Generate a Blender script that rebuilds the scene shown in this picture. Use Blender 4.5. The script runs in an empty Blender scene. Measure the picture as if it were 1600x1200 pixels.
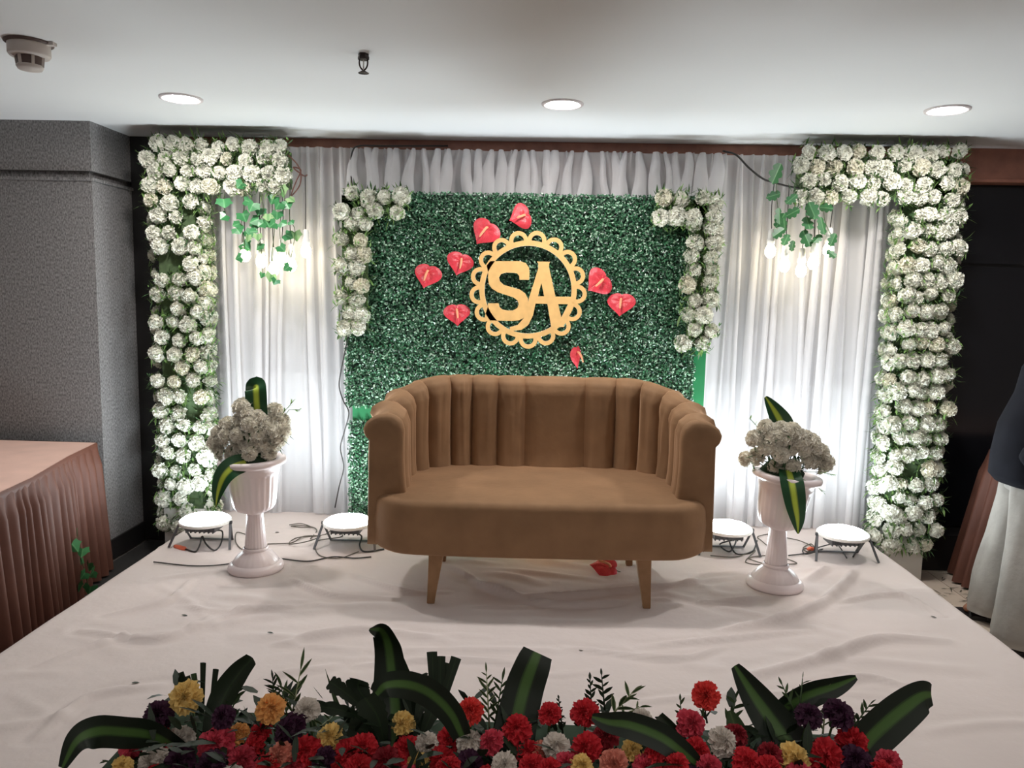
import bpy, math, random
import numpy as np
from math import sin, cos, pi, radians, sqrt
from mathutils import Vector, Matrix, Euler
from mathutils.geometry import tessellate_polygon
random.seed(7); rng = np.random.default_rng(7)
S = bpy.context.scene
COL = S.collection

# ------------------------------------------------------------------ camera, world, exposure
F = 1200.0
YAW, PIT, ROLL, CZ = radians(1.8), radians(6.7), radians(1.2), 1.62
FW = Vector((-sin(YAW)*cos(PIT), cos(YAW)*cos(PIT), -sin(PIT)))
_r = Vector((cos(YAW), sin(YAW), 0)); _u = _r.cross(FW)
RT = _r*cos(ROLL) + _u*sin(ROLL); UP = -_r*sin(ROLL) + _u*cos(ROLL)
CAM = Vector((0, 0, CZ))
cd = bpy.data.cameras.new('camera'); cam = bpy.data.objects.new('camera', cd); COL.objects.link(cam)
cd.sensor_width = 36; cd.lens = 36*F/1600; cd.clip_start = .02
M3 = Matrix((RT, UP, -FW)).transposed()
cam.matrix_world = Matrix.Translation(CAM) @ M3.to_4x4()
S.camera = cam

S.view_settings.view_transform = 'Standard'; S.view_settings.look = 'None'
S.view_settings.gamma = 1; S.view_settings.use_curve_mapping = False
S.view_settings.exposure = 0.34
w = bpy.data.worlds.new('world'); S.world = w; w.use_nodes = True
w.node_tree.nodes['Background'].inputs[0].default_value = (.9, .95, 1, 1)
w.node_tree.nodes['Background'].inputs[1].default_value = 0.02

FLOOD = 76.0          # radiance of the floor flood lenses
DOWN = 240.0           # radiance of the ceiling downlights
BULB = 14.0
ROOM_W = 6.5         # base watts of each unseen hall lamp added as frontal fill

STAGE = .23           # platform height
CEIL = 2.52

def at(x, y, Y):      # photo pixel -> point on the upright plane at depth Y
    d = FW + RT*((x-800)/F) - UP*((y-600)/F)
    return CAM + d*((Y-CAM.y)/d.y)
def atz(x, y, Z):     # photo pixel -> point on the level plane at height Z
    d = FW + RT*((x-800)/F) - UP*((y-600)/F)
    return CAM + d*((Z-CAM.z)/d.z)

# ------------------------------------------------------------------ materials
def srgb(r, g, b):
    return tuple(((c/255)/12.92 if c/255 <= .04045 else ((c/255+.055)/1.055)**2.4) for c in (r, g, b))
def N(nt, t, **kw):
    n = nt.nodes.new(t)
    for k, v in kw.items(): setattr(n, k, v)
    return n
def mat(name, col, rough=.6, metal=0, var=0, vscale=8, bump=0, bscale=60, sheen=0, spec=.5, trans=0, coat=0, emis=None, estr=0, sss=0, detail=3):
    m = bpy.data.materials.new(name); m.use_nodes = True
    nt = m.node_tree; p = nt.nodes['Principled BSDF']
    p.inputs['Base Color'].default_value = (*col, 1); p.inputs['Roughness'].default_value = rough
    p.inputs['Metallic'].default_value = metal; p.inputs['Specular IOR Level'].default_value = spec
    p.inputs['Sheen Weight'].default_value = sheen; p.inputs['Coat Weight'].default_value = coat
    if sheen:
        p.inputs['Sheen Roughness'].default_value = .35; p.inputs['Sheen Tint'].default_value = (*[min(1, c*2.2+.12) for c in col], 1)
    tc = N(nt, 'ShaderNodeTexCoord')
    if var:
        no = N(nt, 'ShaderNodeTexNoise'); no.inputs['Scale'].default_value = vscale; no.inputs['Detail'].default_value = detail
        nt.links.new(tc.outputs['Object'], no.inputs['Vector'])
        mr = N(nt, 'ShaderNodeMapRange'); mr.inputs[1].default_value = .3; mr.inputs[2].default_value = .7
        mr.inputs[3].default_value = 1-var; mr.inputs[4].default_value = 1+var
        nt.links.new(no.outputs['Fac'], mr.inputs[0])
        mx = N(nt, 'ShaderNodeVectorMath', operation='SCALE'); mx.inputs[0].default_value = col
        nt.links.new(mr.outputs[0], mx.inputs['Scale']); nt.links.new(mx.outputs[0], p.inputs['Base Color'])
    if bump:
        b = N(nt, 'ShaderNodeTexNoise'); b.inputs['Scale'].default_value = bscale; b.inputs['Detail'].default_value = 4
        nt.links.new(tc.outputs['Object'], b.inputs['Vector'])
        bp = N(nt, 'ShaderNodeBump'); bp.inputs['Strength'].default_value = bump; bp.inputs['Distance'].default_value = .01
        nt.links.new(b.outputs['Fac'], bp.inputs['Height']); nt.links.new(bp.outputs[0], p.inputs['Normal'])
    if trans:
        out = nt.nodes['Material Output']; tr = N(nt, 'ShaderNodeBsdfTranslucent'); tr.inputs[0].default_value = (*col, 1)
        ms = N(nt, 'ShaderNodeMixShader'); ms.inputs[0].default_value = trans
        nt.links.new(p.outputs[0], ms.inputs[1]); nt.links.new(tr.outputs[0], ms.inputs[2]); nt.links.new(ms.outputs[0], out.inputs[0])
    if emis:
        p.inputs['Emission Color'].default_value = (*emis, 1); p.inputs['Emission Strength'].default_value = estr
    return m

MT = {}
MT['ceiling'] = mat('ceiling_paint', (.73, .73, .735), .8, var=.015, vscale=1.2)
MT['wall'] = mat('wall_paint', (.55, .53, .51), .8)
MT['dado'] = mat('dado_paint', (.78, .78, .78), .7)
MT['window_grey'] = mat('window_grey', (.56, .55, .56), .5)
MT['granite_dark'] = mat('plinth_stone', (.018, .016, .016), .35)
MT['wood'] = mat('red_brown_wood', srgb(146, 95, 78), .45, var=.18, vscale=14)
MT['darkglass'] = mat('dark_door_glass', (.010, .010, .013), .22, spec=.35)
MT['darkframe'] = mat('dark_door_frame', (.012, .011, .012), .4)
MT['grout'] = mat('floor_screed', (.22, .19, .17), .8)
MT['tile'] = mat('beige_tile', srgb(205, 188, 172), .35, var=.06, vscale=5)
MT['cloth'] = mat('stage_cloth', srgb(212, 200, 196), .85, bump=.15, bscale=30, var=.03, vscale=3)
MT['velvet'] = mat('brown_velvet', srgb(142, 109, 80), .75, var=.12, vscale=7, sheen=.7, spec=.2, bump=.12, bscale=35)
MT['velvet_leg'] = mat('brown_velvet_leg', srgb(150, 116, 86), .8, var=.12, vscale=20, sheen=.2, spec=.2)
MT['urn'] = mat('urn_plastic', srgb(240, 226, 226), .3, spec=.5)
MT['white_flower'] = mat('white_petal', srgb(245, 244, 232), .7, trans=.08)
MT['cream_flower'] = mat('cream_petal', srgb(242, 238, 220), .7, trans=.08)
MT['ivory_flower'] = mat('ivory_petal', srgb(248, 243, 230), .7, trans=.15)
MT['fern'] = mat('fern_green', srgb(126, 160, 92), .6, trans=.3, var=.3, vscale=30)
MT['fern_dark'] = mat('fern_dark_green', srgb(66, 96, 58), .6, trans=.2, var=.3, vscale=30)
MT['hedge_a'] = mat('boxwood_dark', srgb(30, 70, 46), .3, spec=.7)
MT['hedge_b'] = mat('boxwood_mid', srgb(58, 112, 76), .3, spec=.7)
MT['hedge_c'] = mat('boxwood_pale', srgb(150, 186, 158), .32, spec=.7)
MT['hedge_back'] = mat('boxwood_backing', srgb(16, 40, 26), .8)
MT['green_cloth'] = mat('green_backing_cloth', srgb(20, 116, 66), .6, var=.08, vscale=12)
MT['post_green'] = mat('garland_post', srgb(84, 104, 70), .85, var=.3, vscale=30)
MT['box_white'] = mat('white_box', srgb(222, 220, 214), .7)
MT['red_spathe'] = mat('red_spathe', srgb(212, 62, 74), .25, spec=.55, bump=.25, bscale=22, var=.12, vscale=18)
MT['spadix'] = mat('spadix', srgb(236, 160, 120), .6)
MT['stem'] = mat('green_stem', srgb(62, 84, 44), .6)
MT['gold'] = mat('gold_board', srgb(222, 176, 112), .5, var=.07, vscale=25)
MT['gold_edge'] = mat('white_board_edge', srgb(238, 232, 222), .6)
MT['black'] = mat('black_metal', (.03, .03, .032), .45)
MT['bracket'] = mat('grey_bracket', (.10, .10, .105), .4, metal=.4)
MT['cable'] = mat('black_cable', (.025, .022, .02), .5)
MT['cable_grey'] = mat('grey_cable', srgb(92, 86, 76), .6)
MT['cable_brown'] = mat('brown_wire', srgb(96, 58, 48), .6)
MT['orange'] = mat('orange_plug', srgb(226, 112, 80), .45)
MT['white_plastic'] = mat('white_plastic', srgb(232, 228, 222), .4)
MT['det_plastic'] = mat('detector_plastic', srgb(206, 196, 190), .5)
MT['det_dark'] = mat('detector_slots', srgb(96, 78, 74), .6)
MT['sprinkler'] = mat('dark_bronze', (.035, .022, .02), .4, metal=.6)
MT['flood_lens'] = mat('flood_lens', (.9, .95, 1), .4, emis=(.84, .95, 1), estr=FLOOD)
MT['down_lens'] = mat('downlight_lens', (.9, .95, 1), .4, emis=(1, .965, .93), estr=DOWN)
MT['bulb'] = mat('bulb_glass', (1, .95, .85), .3, emis=(1, .88, .60), estr=BULB)
MT['trim_ring'] = mat('downlight_ring', srgb(214, 204, 204), .5)
MT['skirt'] = mat('brown_satin', srgb(92, 53, 39), .65, var=.08, vscale=9, sheen=.15)
MT['table_cloth'] = mat('pinkish_brown_cloth', srgb(230, 192, 178), .75, var=.06, vscale=6)
MT['navy'] = mat('navy_jersey', srgb(19, 20, 27), .95, var=.15, vscale=10, spec=.15)
MT['denim'] = mat('pale_grey_denim', srgb(150, 146, 140), .85, var=.14, vscale=7, bump=.2, bscale=40)
MT['skin'] = mat('skin', srgb(150, 104, 80), .55)
MT['hair'] = mat('black_hair', (.012, .01, .01), .5)
MT['sandal'] = mat('black_leather', (.015, .014, .015), .4)
MT['foam'] = mat('flower_foam', srgb(40, 62, 42), .9)
MT['trough'] = mat('trough_plastic', srgb(50, 50, 48), .5)

# sheer curtain
def sheer():
    m = bpy.data.materials.new('sheer_curtain'); m.use_nodes = True; nt = m.node_tree
    out = nt.nodes['Material Output']; p = nt.nodes['Principled BSDF']
    p.inputs['Base Color'].default_value = (.74, .715, .725, 1); p.inputs['Roughness'].default_value = .7
    p.inputs['Sheen Weight'].default_value = .2
    tl = N(nt, 'ShaderNodeBsdfTranslucent'); tl.inputs[0].default_value = (.74, .725, .735, 1)
    tp = N(nt, 'ShaderNodeBsdfTransparent'); tp.inputs[0].default_value = (1, 1, 1, 1)
    a = N(nt, 'ShaderNodeMixShader'); a.inputs[0].default_value = .3
    b = N(nt, 'ShaderNodeMixShader')
    # a weave seen along its surface closes up: openness falls with the facing angle
    lw = N(nt, 'ShaderNodeLayerWeight'); lw.inputs[0].default_value = .35
    mr = N(nt, 'ShaderNodeMapRange'); mr.inputs[1].default_value = 0; mr.inputs[2].default_value = .8
    mr.inputs[3].default_value = .26; mr.inputs[4].default_value = .05
    nt.links.new(lw.outputs['Facing'], mr.inputs[0]); nt.links.new(mr.outputs[0], b.inputs[0])
    nt.links.new(p.outputs[0], a.inputs[1]); nt.links.new(tl.outputs[0], a.inputs[2])
    nt.links.new(a.outputs[0], b.inputs[1]); nt.links.new(tp.outputs[0], b.inputs[2]); nt.links.new(b.outputs[0], out.inputs[0])
    return m
MT['sheer'] = sheer()

def granite():
    m = bpy.data.materials.new('speckled_granite'); m.use_nodes = True; nt = m.node_tree; p = nt.nodes['Principled BSDF']
    tc = N(nt, 'ShaderNodeTexCoord')
    n1 = N(nt, 'ShaderNodeTexNoise'); n1.inputs['Scale'].default_value = 130; n1.inputs['Detail'].default_value = 4
    mp = N(nt, 'ShaderNodeMapping'); mp.inputs['Scale'].default_value = (1, 1, .55)
    nt.links.new(tc.outputs['Object'], mp.inputs[0]); nt.links.new(mp.outputs[0], n1.inputs['Vector'])
    cr = N(nt, 'ShaderNodeValToRGB'); e = cr.color_ramp.elements
    e[0].position = .30; e[0].color = (.085, .079, .081, 1); e[1].position = .72; e[1].color = (.37, .355, .35, 1)
    nt.links.new(n1.outputs['Fac'], cr.inputs[0]); nt.links.new(cr.outputs[0], p.inputs['Base Color'])
    p.inputs['Roughness'].default_value = .38; p.inputs['Specular IOR Level'].default_value = .5
    return m
MT['granite'] = granite()

def stripe_leaf(name, edge, mid, width=.16, rough=.35, soft=.06):
    m = bpy.data.materials.new(name); m.use_nodes = True; nt = m.node_tree; p = nt.nodes['Principled BSDF']
    uv = N(nt, 'ShaderNodeUVMap'); sx = N(nt, 'ShaderNodeSeparateXYZ'); nt.links.new(uv.outputs[0], sx.inputs[0])
    no = N(nt, 'ShaderNodeTexNoise'); no.inputs['Scale'].default_value = 9; no.inputs['Detail'].default_value = 2
    mp = N(nt, 'ShaderNodeMapping'); mp.inputs['Scale'].default_value = (6, .25, 1)
    nt.links.new(uv.outputs[0], mp.inputs[0]); nt.links.new(mp.outputs[0], no.inputs['Vector'])
    a = N(nt, 'ShaderNodeMath', operation='SUBTRACT'); a.inputs[1].default_value = .5; nt.links.new(sx.outputs[0], a.inputs[0])
    b = N(nt, 'ShaderNodeMath', operation='ABSOLUTE'); nt.links.new(a.outputs[0], b.inputs[0])
    c = N(nt, 'ShaderNodeMath', operation='MULTIPLY_ADD'); c.inputs[1].default_value = .14; nt.links.new(no.outputs['Fac'], c.inputs[0]); nt.links.new(b.outputs[0], c.inputs[2])
    mr = N(nt, 'ShaderNodeMapRange'); mr.interpolation_type = 'SMOOTHSTEP'
    mr.inputs[1].default_value = width+.07-soft; mr.inputs[2].default_value = width+.07+soft
    nt.links.new(c.outputs[0], mr.inputs[0])
    mx = N(nt, 'ShaderNodeMix', data_type='RGBA'); mx.inputs[6].default_value = (*mid, 1); mx.inputs[7].default_value = (*edge, 1)
    nt.links.new(mr.outputs[0], mx.inputs[0]); nt.links.new(mx.outputs[2], p.inputs['Base Color'])
    p.inputs['Roughness'].default_value = rough
    return m
MT['dracaena'] = stripe_leaf('striped_strap_leaf', srgb(26, 74, 40), srgb(186, 205, 70), .12)
MT['dracaena_dark'] = stripe_leaf('dark_striped_strap_leaf', srgb(17, 32, 19), srgb(72, 106, 50), .13, .5)
MT['leaf_dark'] = stripe_leaf('dark_leaf', srgb(26, 42, 24), srgb(40, 60, 32), .03, .6)
MT['leaf_mid'] = stripe_leaf('mid_leaf', srgb(58, 80, 46), srgb(84, 104, 62), .05, .6)
MT['leaf_var'] = stripe_leaf('white_edged_leaf', srgb(160, 165, 130), srgb(58, 84, 46), .30, .6)
MT['ivy'] = stripe_leaf('ivy_leaf', srgb(62, 128, 78), srgb(104, 164, 110), .03)
MT['ivy_pale'] = stripe_leaf('pale_ivy_leaf', srgb(150, 182, 130), srgb(110, 158, 100), .1)
MT['monstera'] = stripe_leaf('variegated_leaf', srgb(58, 108, 66), srgb(124, 168, 118), .015)

FC = {}
for k, c in dict(red=(206, 40, 52), pink=(212, 72, 92), coral=(226, 66, 60), darkred=(150, 30, 44), purple=(66, 26, 56), yellow=(238, 206, 128), orange=(236, 176, 104), white=(222, 214, 204), peach=(222, 140, 120)).items():
    FC[k] = mat(k+'_petal', srgb(*c), .7, var=.18, vscale=25, trans=.15)

# ------------------------------------------------------------------ mesh builder and object helpers
class MB:
    def __init__(s): s.v = []; s.f = []; s.uv = []; s.mi = []
    def add(s, vs, fs, uvs=None, mi=0):
        o = len(s.v); s.v += [tuple(v) for v in vs]
        for f in fs: s.f.append(tuple(i+o for i in f)); s.mi.append(mi)
        s.uv += list(uvs) if uvs is not None else [(0, 0)]*len(vs)
        return s
    def box(s, x0, x1, y0, y1, z0, z1, mi=0):
        return s.add([(x, y, z) for z in (z0, z1) for y in (y0, y1) for x in (x0, x1)],
              [(0, 2, 3, 1), (4, 5, 7, 6), (0, 1, 5, 4), (2, 6, 7, 3), (0, 4, 6, 2), (1, 3, 7, 5)], mi=mi)
    def grid(s, fn, nu, nv, closed_u=False, mi=0, flip=False):
        vs = []; uv = []
        for j in range(nv+1):
            for i in range(nu+(0 if closed_u else 1)):
                vs.append(fn(i/nu, j/nv)); uv.append((i/nu, j/nv))
        n = nu if closed_u else nu+1; fs = []
        for j in range(nv):
            for i in range(nu):
                a, b = j*n+i, j*n+(i+1) % n
                q = (a, b, b+n, a+n)
                fs.append(q[::-1] if flip else q)
        return s.add(vs, fs, uv, mi)
    def lathe(s, prof, n=24, c=(0, 0, 0), flute=None, mi=0):
        # prof: (r, z) from bottom to top; flute(angle, index) scales r
        nn = len(prof)
        def fn(u, v):
            k = int(round(v*(nn-1))); r, z = prof[k]; a = 2*pi*u
            if flute: r *= flute(a, k)
            return (c[0]+r*cos(a), c[1]+r*sin(a), c[2]+z)
        return s.grid(fn, n, nn-1, True, mi)
    def tube(s, pts, r, n=6, cap=True, mi=0):
        pts = [Vector(p) for p in pts]; m = len(pts)
        rr = r if isinstance(r, (list, tuple)) else [r]*m
        vs = []; prev = None
        for i, p in enumerate(pts):
            t = (pts[min(i+1, m-1)]-pts[max(i-1, 0)])
            t = t.normalized() if t.length > 1e-9 else Vector((0, 0, 1))
            if prev is None: a = t.orthogonal().normalized()
            else:
                a = prev - t*prev.dot(t); a = a.normalized() if a.length > 1e-6 else t.orthogonal().normalized()
            prev = a; b = t.cross(a)
            for k in range(n):
                g = 2*pi*k/n; vs.append(p + (a*cos(g)+b*sin(g))*rr[i])
        fs = [(i*n+k, i*n+(k+1) % n, (i+1)*n+(k+1) % n, (i+1)*n+k) for i in range(m-1) for k in range(n)]
        if cap: fs += [tuple(range(n))[::-1], tuple((m-1)*n+k for k in range(n))]
        return s.add(vs, fs, mi=mi)
    def bar(s, a, b, w, h):
        a, b = Vector(a), Vector(b); t = (b-a).normalized(); x = t.orthogonal().normalized() if abs(t.z) > .95 else t.cross(Vector((0, 0, 1))).normalized(); y = t.cross(x)
        vs = [p + x*sx*w/2 + y*sy*h/2 for p in (a, b) for sx, sy in ((-1, -1), (1, -1), (1, 1), (-1, 1))]
        return s.add(vs, [(3, 2, 1, 0), (4, 5, 6, 7), (0, 1, 5, 4), (1, 2, 6, 5), (2, 3, 7, 6), (3, 0, 4, 7)])
    def prism(s, poly, T, thick, mi=0, mi_side=0):
        n = len(poly); vs = [T(x, y, 0) for x, y in poly] + [T(x, y, thick) for x, y in poly]
        tri = tessellate_polygon([[Vector((x, y, 0)) for x, y in poly]])
        s.add(vs, [tuple(t) for t in tri] + [tuple(i+n for i in t)[::-1] for t in tri], mi=mi)
        s.add(vs, [(i, (i+1) % n, (i+1) % n+n, i+n) for i in range(n)], mi=mi_side)
        return s
    def mesh(s, name, mats, smooth=True, fix=False):
        me = bpy.data.meshes.new(name); me.from_pydata(s.v, [], s.f)
        for m in (mats if isinstance(mats, (list, tuple)) else [mats]): me.materials.append(m)
        me.polygons.foreach_set('material_index', s.mi)
        if any(u != (0, 0) for u in s.uv):
            l = me.uv_layers.new(name='UVMap'); idx = np.empty(len(me.loops), dtype=np.int32); me.loops.foreach_get('vertex_index', idx)
            l.data.foreach_set('uv', np.array(s.uv, dtype=np.float32)[idx].ravel())
        me.polygons.foreach_set('use_smooth', [smooth]*len(me.polygons))
        me.validate(); me.update()
        if fix:
            import bmesh
            bm = bmesh.new(); bm.from_mesh(me); bmesh.ops.recalc_face_normals(bm, faces=bm.faces); bm.to_mesh(me); bm.free()
        return me
    def build(s, name, mats, parent=None, smooth=True, loc=None, fix=False):
        return obj(name, s.mesh(name, mats, smooth, fix), parent, loc)

def obj(name, me, parent=None, loc=None, rot=None, scale=None):
    o = bpy.data.objects.new(name, me); COL.objects.link(o); o.parent = parent
    if loc is not None: o.location = loc
    if rot is not None: o.rotation_euler = rot
    if scale is not None: o.scale = (scale,)*3 if isinstance(scale, (int, float)) else scale
    return o
def tag(o, label, cat, group=None, kind=None):
    o['label'] = label; o['category'] = cat
    if group: o['group'] = group
    if kind: o['kind'] = kind
    return o
def thing(name, label, cat, loc=(0, 0, 0), rz=0, group=None):
    return tag(obj(name, None, None, loc, (0, 0, rz)), label, cat, group)
def struct(o): o['kind'] = 'structure'; return o
def stuff(o): o['kind'] = 'stuff'; return o
def bevel(o, w, seg=2, angle=40):
    m = o.modifiers.new('bevel', 'BEVEL'); m.width = w; m.segments = seg; m.limit_method = 'ANGLE'; m.angle_limit = radians(angle)
    return o
def facing(d, roll=0):      # rotation taking +Z to direction d
    return (Vector(d).normalized().to_track_quat('Z', 'Y').to_matrix().to_4x4() @ Matrix.Rotation(roll, 4, 'Z')).to_euler()
def spline(pts, n=8):       # Catmull-Rom through pts
    P = [Vector(p) for p in pts]; P = [2*P[0]-P[1]] + P + [2*P[-1]-P[-2]]; out = []
    for i in range(1, len(P)-2):
        for k in range(n):
            t = k/n; a, b, c, d = P[i-1:i+3]
            out.append(.5*((2*b)+(c-a)*t+(2*a-5*b+4*c-d)*t*t+(3*b-a-3*c+d)*t**3))
    return out + [P[-2]]

# ------------------------------------------------------------------ room shell
st = MB().box(-4.3, 4.3, -3.2, 4.95, -.12, -.012).build('floor', MT['grout'], smooth=False); struct(st)
tile_me = MB().box(-.2975, .2975, -.2975, .2975, -.012, 0).mesh('tile', MT['tile'], False)
for i in range(14):
    for j in range(14):
        x, y = -3.9+.6*i, -2.95+.6*j
        if x > 1.6 and y > .6 and y < 4.9: obj('tile', tile_me, st, (x, y, random.uniform(-.0008, .0008)))
tag(MB().box(-4.28, -1.7, .6, 4.27, -.012, 0).box(-2.47, -2.05, 4.27, 4.70, -.012, 0).build('floor_patch', mat('dark_floor_patch', (.02, .018, .017), .95, bump=.2, bscale=200), smooth=False), 'dark strip on the floor between stage and granite pillar', 'floor_patch')  # thin dark slab covering the floor left of the stage instead of tiles
ce = MB().box(-4.3, 4.3, -3.2, 4.95, CEIL, CEIL+.1).build('ceiling', MT['ceiling'], smooth=False); struct(ce)
wb = MB().box(-2.5, 2.15, 4.80, 4.95, 1.10, CEIL).build('wall_back', MT['window_grey'], smooth=False); struct(wb)
MB().box(-2.12, 2.15, 4.74, 4.95, 0, 1.10).build('dado', MT['dado'], wb, False)
wl = MB().box(-4.3, -2.5, 4.30, 4.95, .12, 2.20).box(-4.3, -2.535, 4.335, 4.95, 2.20, 2.25).box(-4.3, -2.5, 4.30, 4.95, 2.25, CEIL).build('wall_left', MT['granite'], smooth=False); struct(wl)
MB().box(-4.3, -2.488, 4.288, 4.95, 2.196, 2.212).build('groove_bead', MT['granite'], wl, False)
MB().box(-2.5, -2.12, 4.72, 4.80, 0, CEIL).build('corner_panel', MT['granite_dark'], wl, False)
struct(MB().box(-4.3, -2.488, 4.288, 4.95, 0, .12).build('baseboard_left', MT['granite_dark'], smooth=False))
struct(MB().box(-4.4, -4.3, -3.2, 4.95, 0, CEIL).build('wall_west', MT['wall'], smooth=False))
struct(MB().box(4.3, 4.4, -3.2, 4.95, 0, CEIL).build('wall_right', MT['wall'], smooth=False))
struct(MB().box(-4.4, 4.4, -3.3, -3.2, 0, CEIL).build('wall_front', MT['wall'], smooth=False))
tr = MB().box(-2.2, 4.3, 4.70, 4.82, 2.335, CEIL).box(-2.2, 4.3, 4.685, 4.82, 2.325, 2.345).build('trim_1', MT['wood'], smooth=False); struct(tr)
bevel(tr, .004)
dr = MB().box(2.15, 4.3, 4.80, 4.95, 0, 2.335).build('door_1', MT['darkframe'], smooth=False); struct(dr)
for x0, x1 in ((2.17, 3.02), (3.04, 3.9)):
    MB().box(x0, x1, 4.775, 4.80, 1.86, 2.31).build('pane', MT['darkglass'], dr, False)
    MB().box(x0, x1, 4.765, 4.80, .24, 1.84).build('pane', MT['darkglass'], dr, False)
struct(MB().box(2.10, 4.3, 4.60, 4.80, 0, .22).build('baseboard_right', MT['granite_dark'], smooth=False))

# ------------------------------------------------------------------ downlights, detector, sprinkler
def downlight(p, label):
    t = thing('downlight', label, 'ceiling light', (p[0], p[1], CEIL), 0, 'round recessed ceiling lights')
    MB().lathe([(.100, 0), (.099, -.007), (.092, -.010), (.076, -.006), (.074, 0)], 32).build('trim_ring', MT['trim_ring'], t, fix=True)
    MB().lathe([(.0001, -.004), (.04, -.004), (.0745, -.003)], 32).build('lens', MT['down_lens'], t)
for p, l in (((283, 153), 'round recessed downlight nearest the granite pillar'), ((879, 162), 'round recessed downlight above the sofa, middle one of the row'), ((1480, 171), 'round recessed downlight above the right flower column')):
    downlight(atz(*p, CEIL), l)
k = 0
for x, y in ((.3, .9), (2.2, .9), (-1.9, -1.6), (.3, -1.6), (2.4, -1.6)):  # unseen ceiling lamps, added to light cloth and flowers from the front
    if True:
        L = bpy.data.lights.new('hall_fill', 'AREA'); L.shape = 'DISK'; L.size = .18; L.energy = ROOM_W*(.55 if y > 0 else 1.6); L.color = (1, .92, .87)
        lo = bpy.data.objects.new('hall_fill', L); COL.objects.link(lo); lo.location = (x, y, CEIL-.02)
p = atz(45, 66, CEIL)
t = thing('smoke_detector', 'round white smoke detector on the ceiling above the pillar', 'smoke detector', (p.x, p.y, CEIL))
MB().lathe([(.083, 0), (.083, -.006), (.074, -.010)], 32).build('base_plate', MT['det_dark'], t)
MB().lathe([(.072, 0), (.072, -.045), (.066, -.054), (.045, -.054)], 32).build('housing', MT['det_plastic'], t)
MB().lathe([(.044, -.05), (.040, -.085)], 32).build('sensing_chamber', MT['det_dark'], t)
for i in range(6):
    a = i*pi/3+.3; MB().bar((.046*cos(a), .046*sin(a), -.05), (.042*cos(a), .042*sin(a), -.088), .01, .006).build('rib', MT['det_plastic'], t, False)
MB().lathe([(.044, -.084), (.046, -.090), (.040, -.100), (.0001, -.104)], 32).build('cap', MT['det_plastic'], t)
MB().box(.05, .10, -.012, .012, -.012, 0).build('bracket_tab', MT['det_plastic'], t, False)
p = atz(568, 84, CEIL)
t = thing('fire_sprinkler', 'dark bronze fire sprinkler hanging from the ceiling', 'sprinkler', (p.x, p.y, CEIL))
MB().lathe([(.020, 0), (.020, -.008), (.022, -.012), (.022, -.022), (.0001, -.022)], 6).build('nut', MT['sprinkler'], t, False)
for s in (-1, 1):
    MB().tube(spline([(s*.015, 0, -.02), (s*.016, 0, -.035), (s*.012, 0, -.05), (0, 0, -.064)], 5), .0032, 6).build('frame_arm', MT['sprinkler'], t)
MB().lathe([(.0028, -.02), (.0028, -.06)], 8).build('glass_bulb', MT['white_plastic'], t)
MB().lathe([(.0001, -.062), (.006, -.063), (.020, -.070), (.021, -.072), (.0001, -.068)], 12).build('deflector', MT['sprinkler'], t, False)

# ------------------------------------------------------------------ stage and cloth
SX0, SX1, SY0, SY1 = -2.0, 1.955, 1.9, 4.66
tag(MB().box(SX0+.06, SX1-.06, SY0+.03, 4.36, 0, STAGE-.03).build('stage_platform', MT['box_white'], smooth=False), 'low stage platform under the white cloth', 'platform')
folds = []
def fold(px, w, h):         # a crease along photo pixels, lying on the stage top
    folds.append(([atz(x, y, STAGE) for x, y in px], w*.75, h*2.1))
fold([(300, 985), (380, 955), (480, 945)], .02, .012); fold([(130, 985), (250, 1000), (340, 960)], .025, .014)
fold([(60, 1040), (150, 1010), (215, 990)], .02, .010); fold([(420, 1010), (560, 985), (700, 1000)], .03, .010)
fold([(700, 880), (800, 930), (960, 925), (1150, 900)], .025, .014); fold([(720, 905), (860, 945), (1040, 935)], .022, .012)
fold([(1120, 985), (1250, 960), (1330, 900), (1330, 855)], .03, .020); fold([(1100, 940), (1180, 935), (1290, 890), (1300, 850)], .025, .018)
fold([(1150, 1060), (1280, 1030), (1370, 1000), (1480, 1000)], .035, .016); fold([(1000, 1010), (1120, 1000), (1260, 985)], .02, .010)
fold([(1200, 1120), (1330, 1060), (1420, 1070)], .025, .011); fold([(1400, 1080), (1420, 1140)], .02, .008)
fold([(1300, 940), (1400, 930), (1470, 960)], .02, .010); fold([(880, 1010), (1050, 1030), (1130, 1010)], .02, .009)
fold([(340, 1120), (420, 1060), (520, 1040)], .025, .008); fold([(60, 1150), (140, 1090), (250, 1070)], .025, .010)
fold([(560, 1040), (700, 1030), (860, 1040)], .02, .008); fold([(300, 905), (260, 940), (170, 960)], .02, .010)
fold([(460, 905), (520, 930), (620, 935)], .02, .009); fold([(560, 900), (640, 925), (700, 925)], .02, .008)
for k in range(70):
    x, y = random.uniform(-1.8, 1.8), random.uniform(2.2, 4.4); a = random.gauss(0, .5); l = random.uniform(.15, .5)
    folds.append(([Vector((x-l*cos(a), y-l*sin(a)*.6, STAGE)), Vector((x, y+random.uniform(-.05, .05), STAGE)), Vector((x+l*cos(a), y+l*sin(a)*.6, STAGE))], random.uniform(.012, .035), random.uniform(.004, .012)))
nx, ny = 240, 180
gx = np.linspace(SX0, SX1, nx+1); gy = np.linspace(SY0, SY1, ny+1)
GX, GY = np.meshgrid(gx, gy); H = np.zeros_like(GX)
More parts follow.
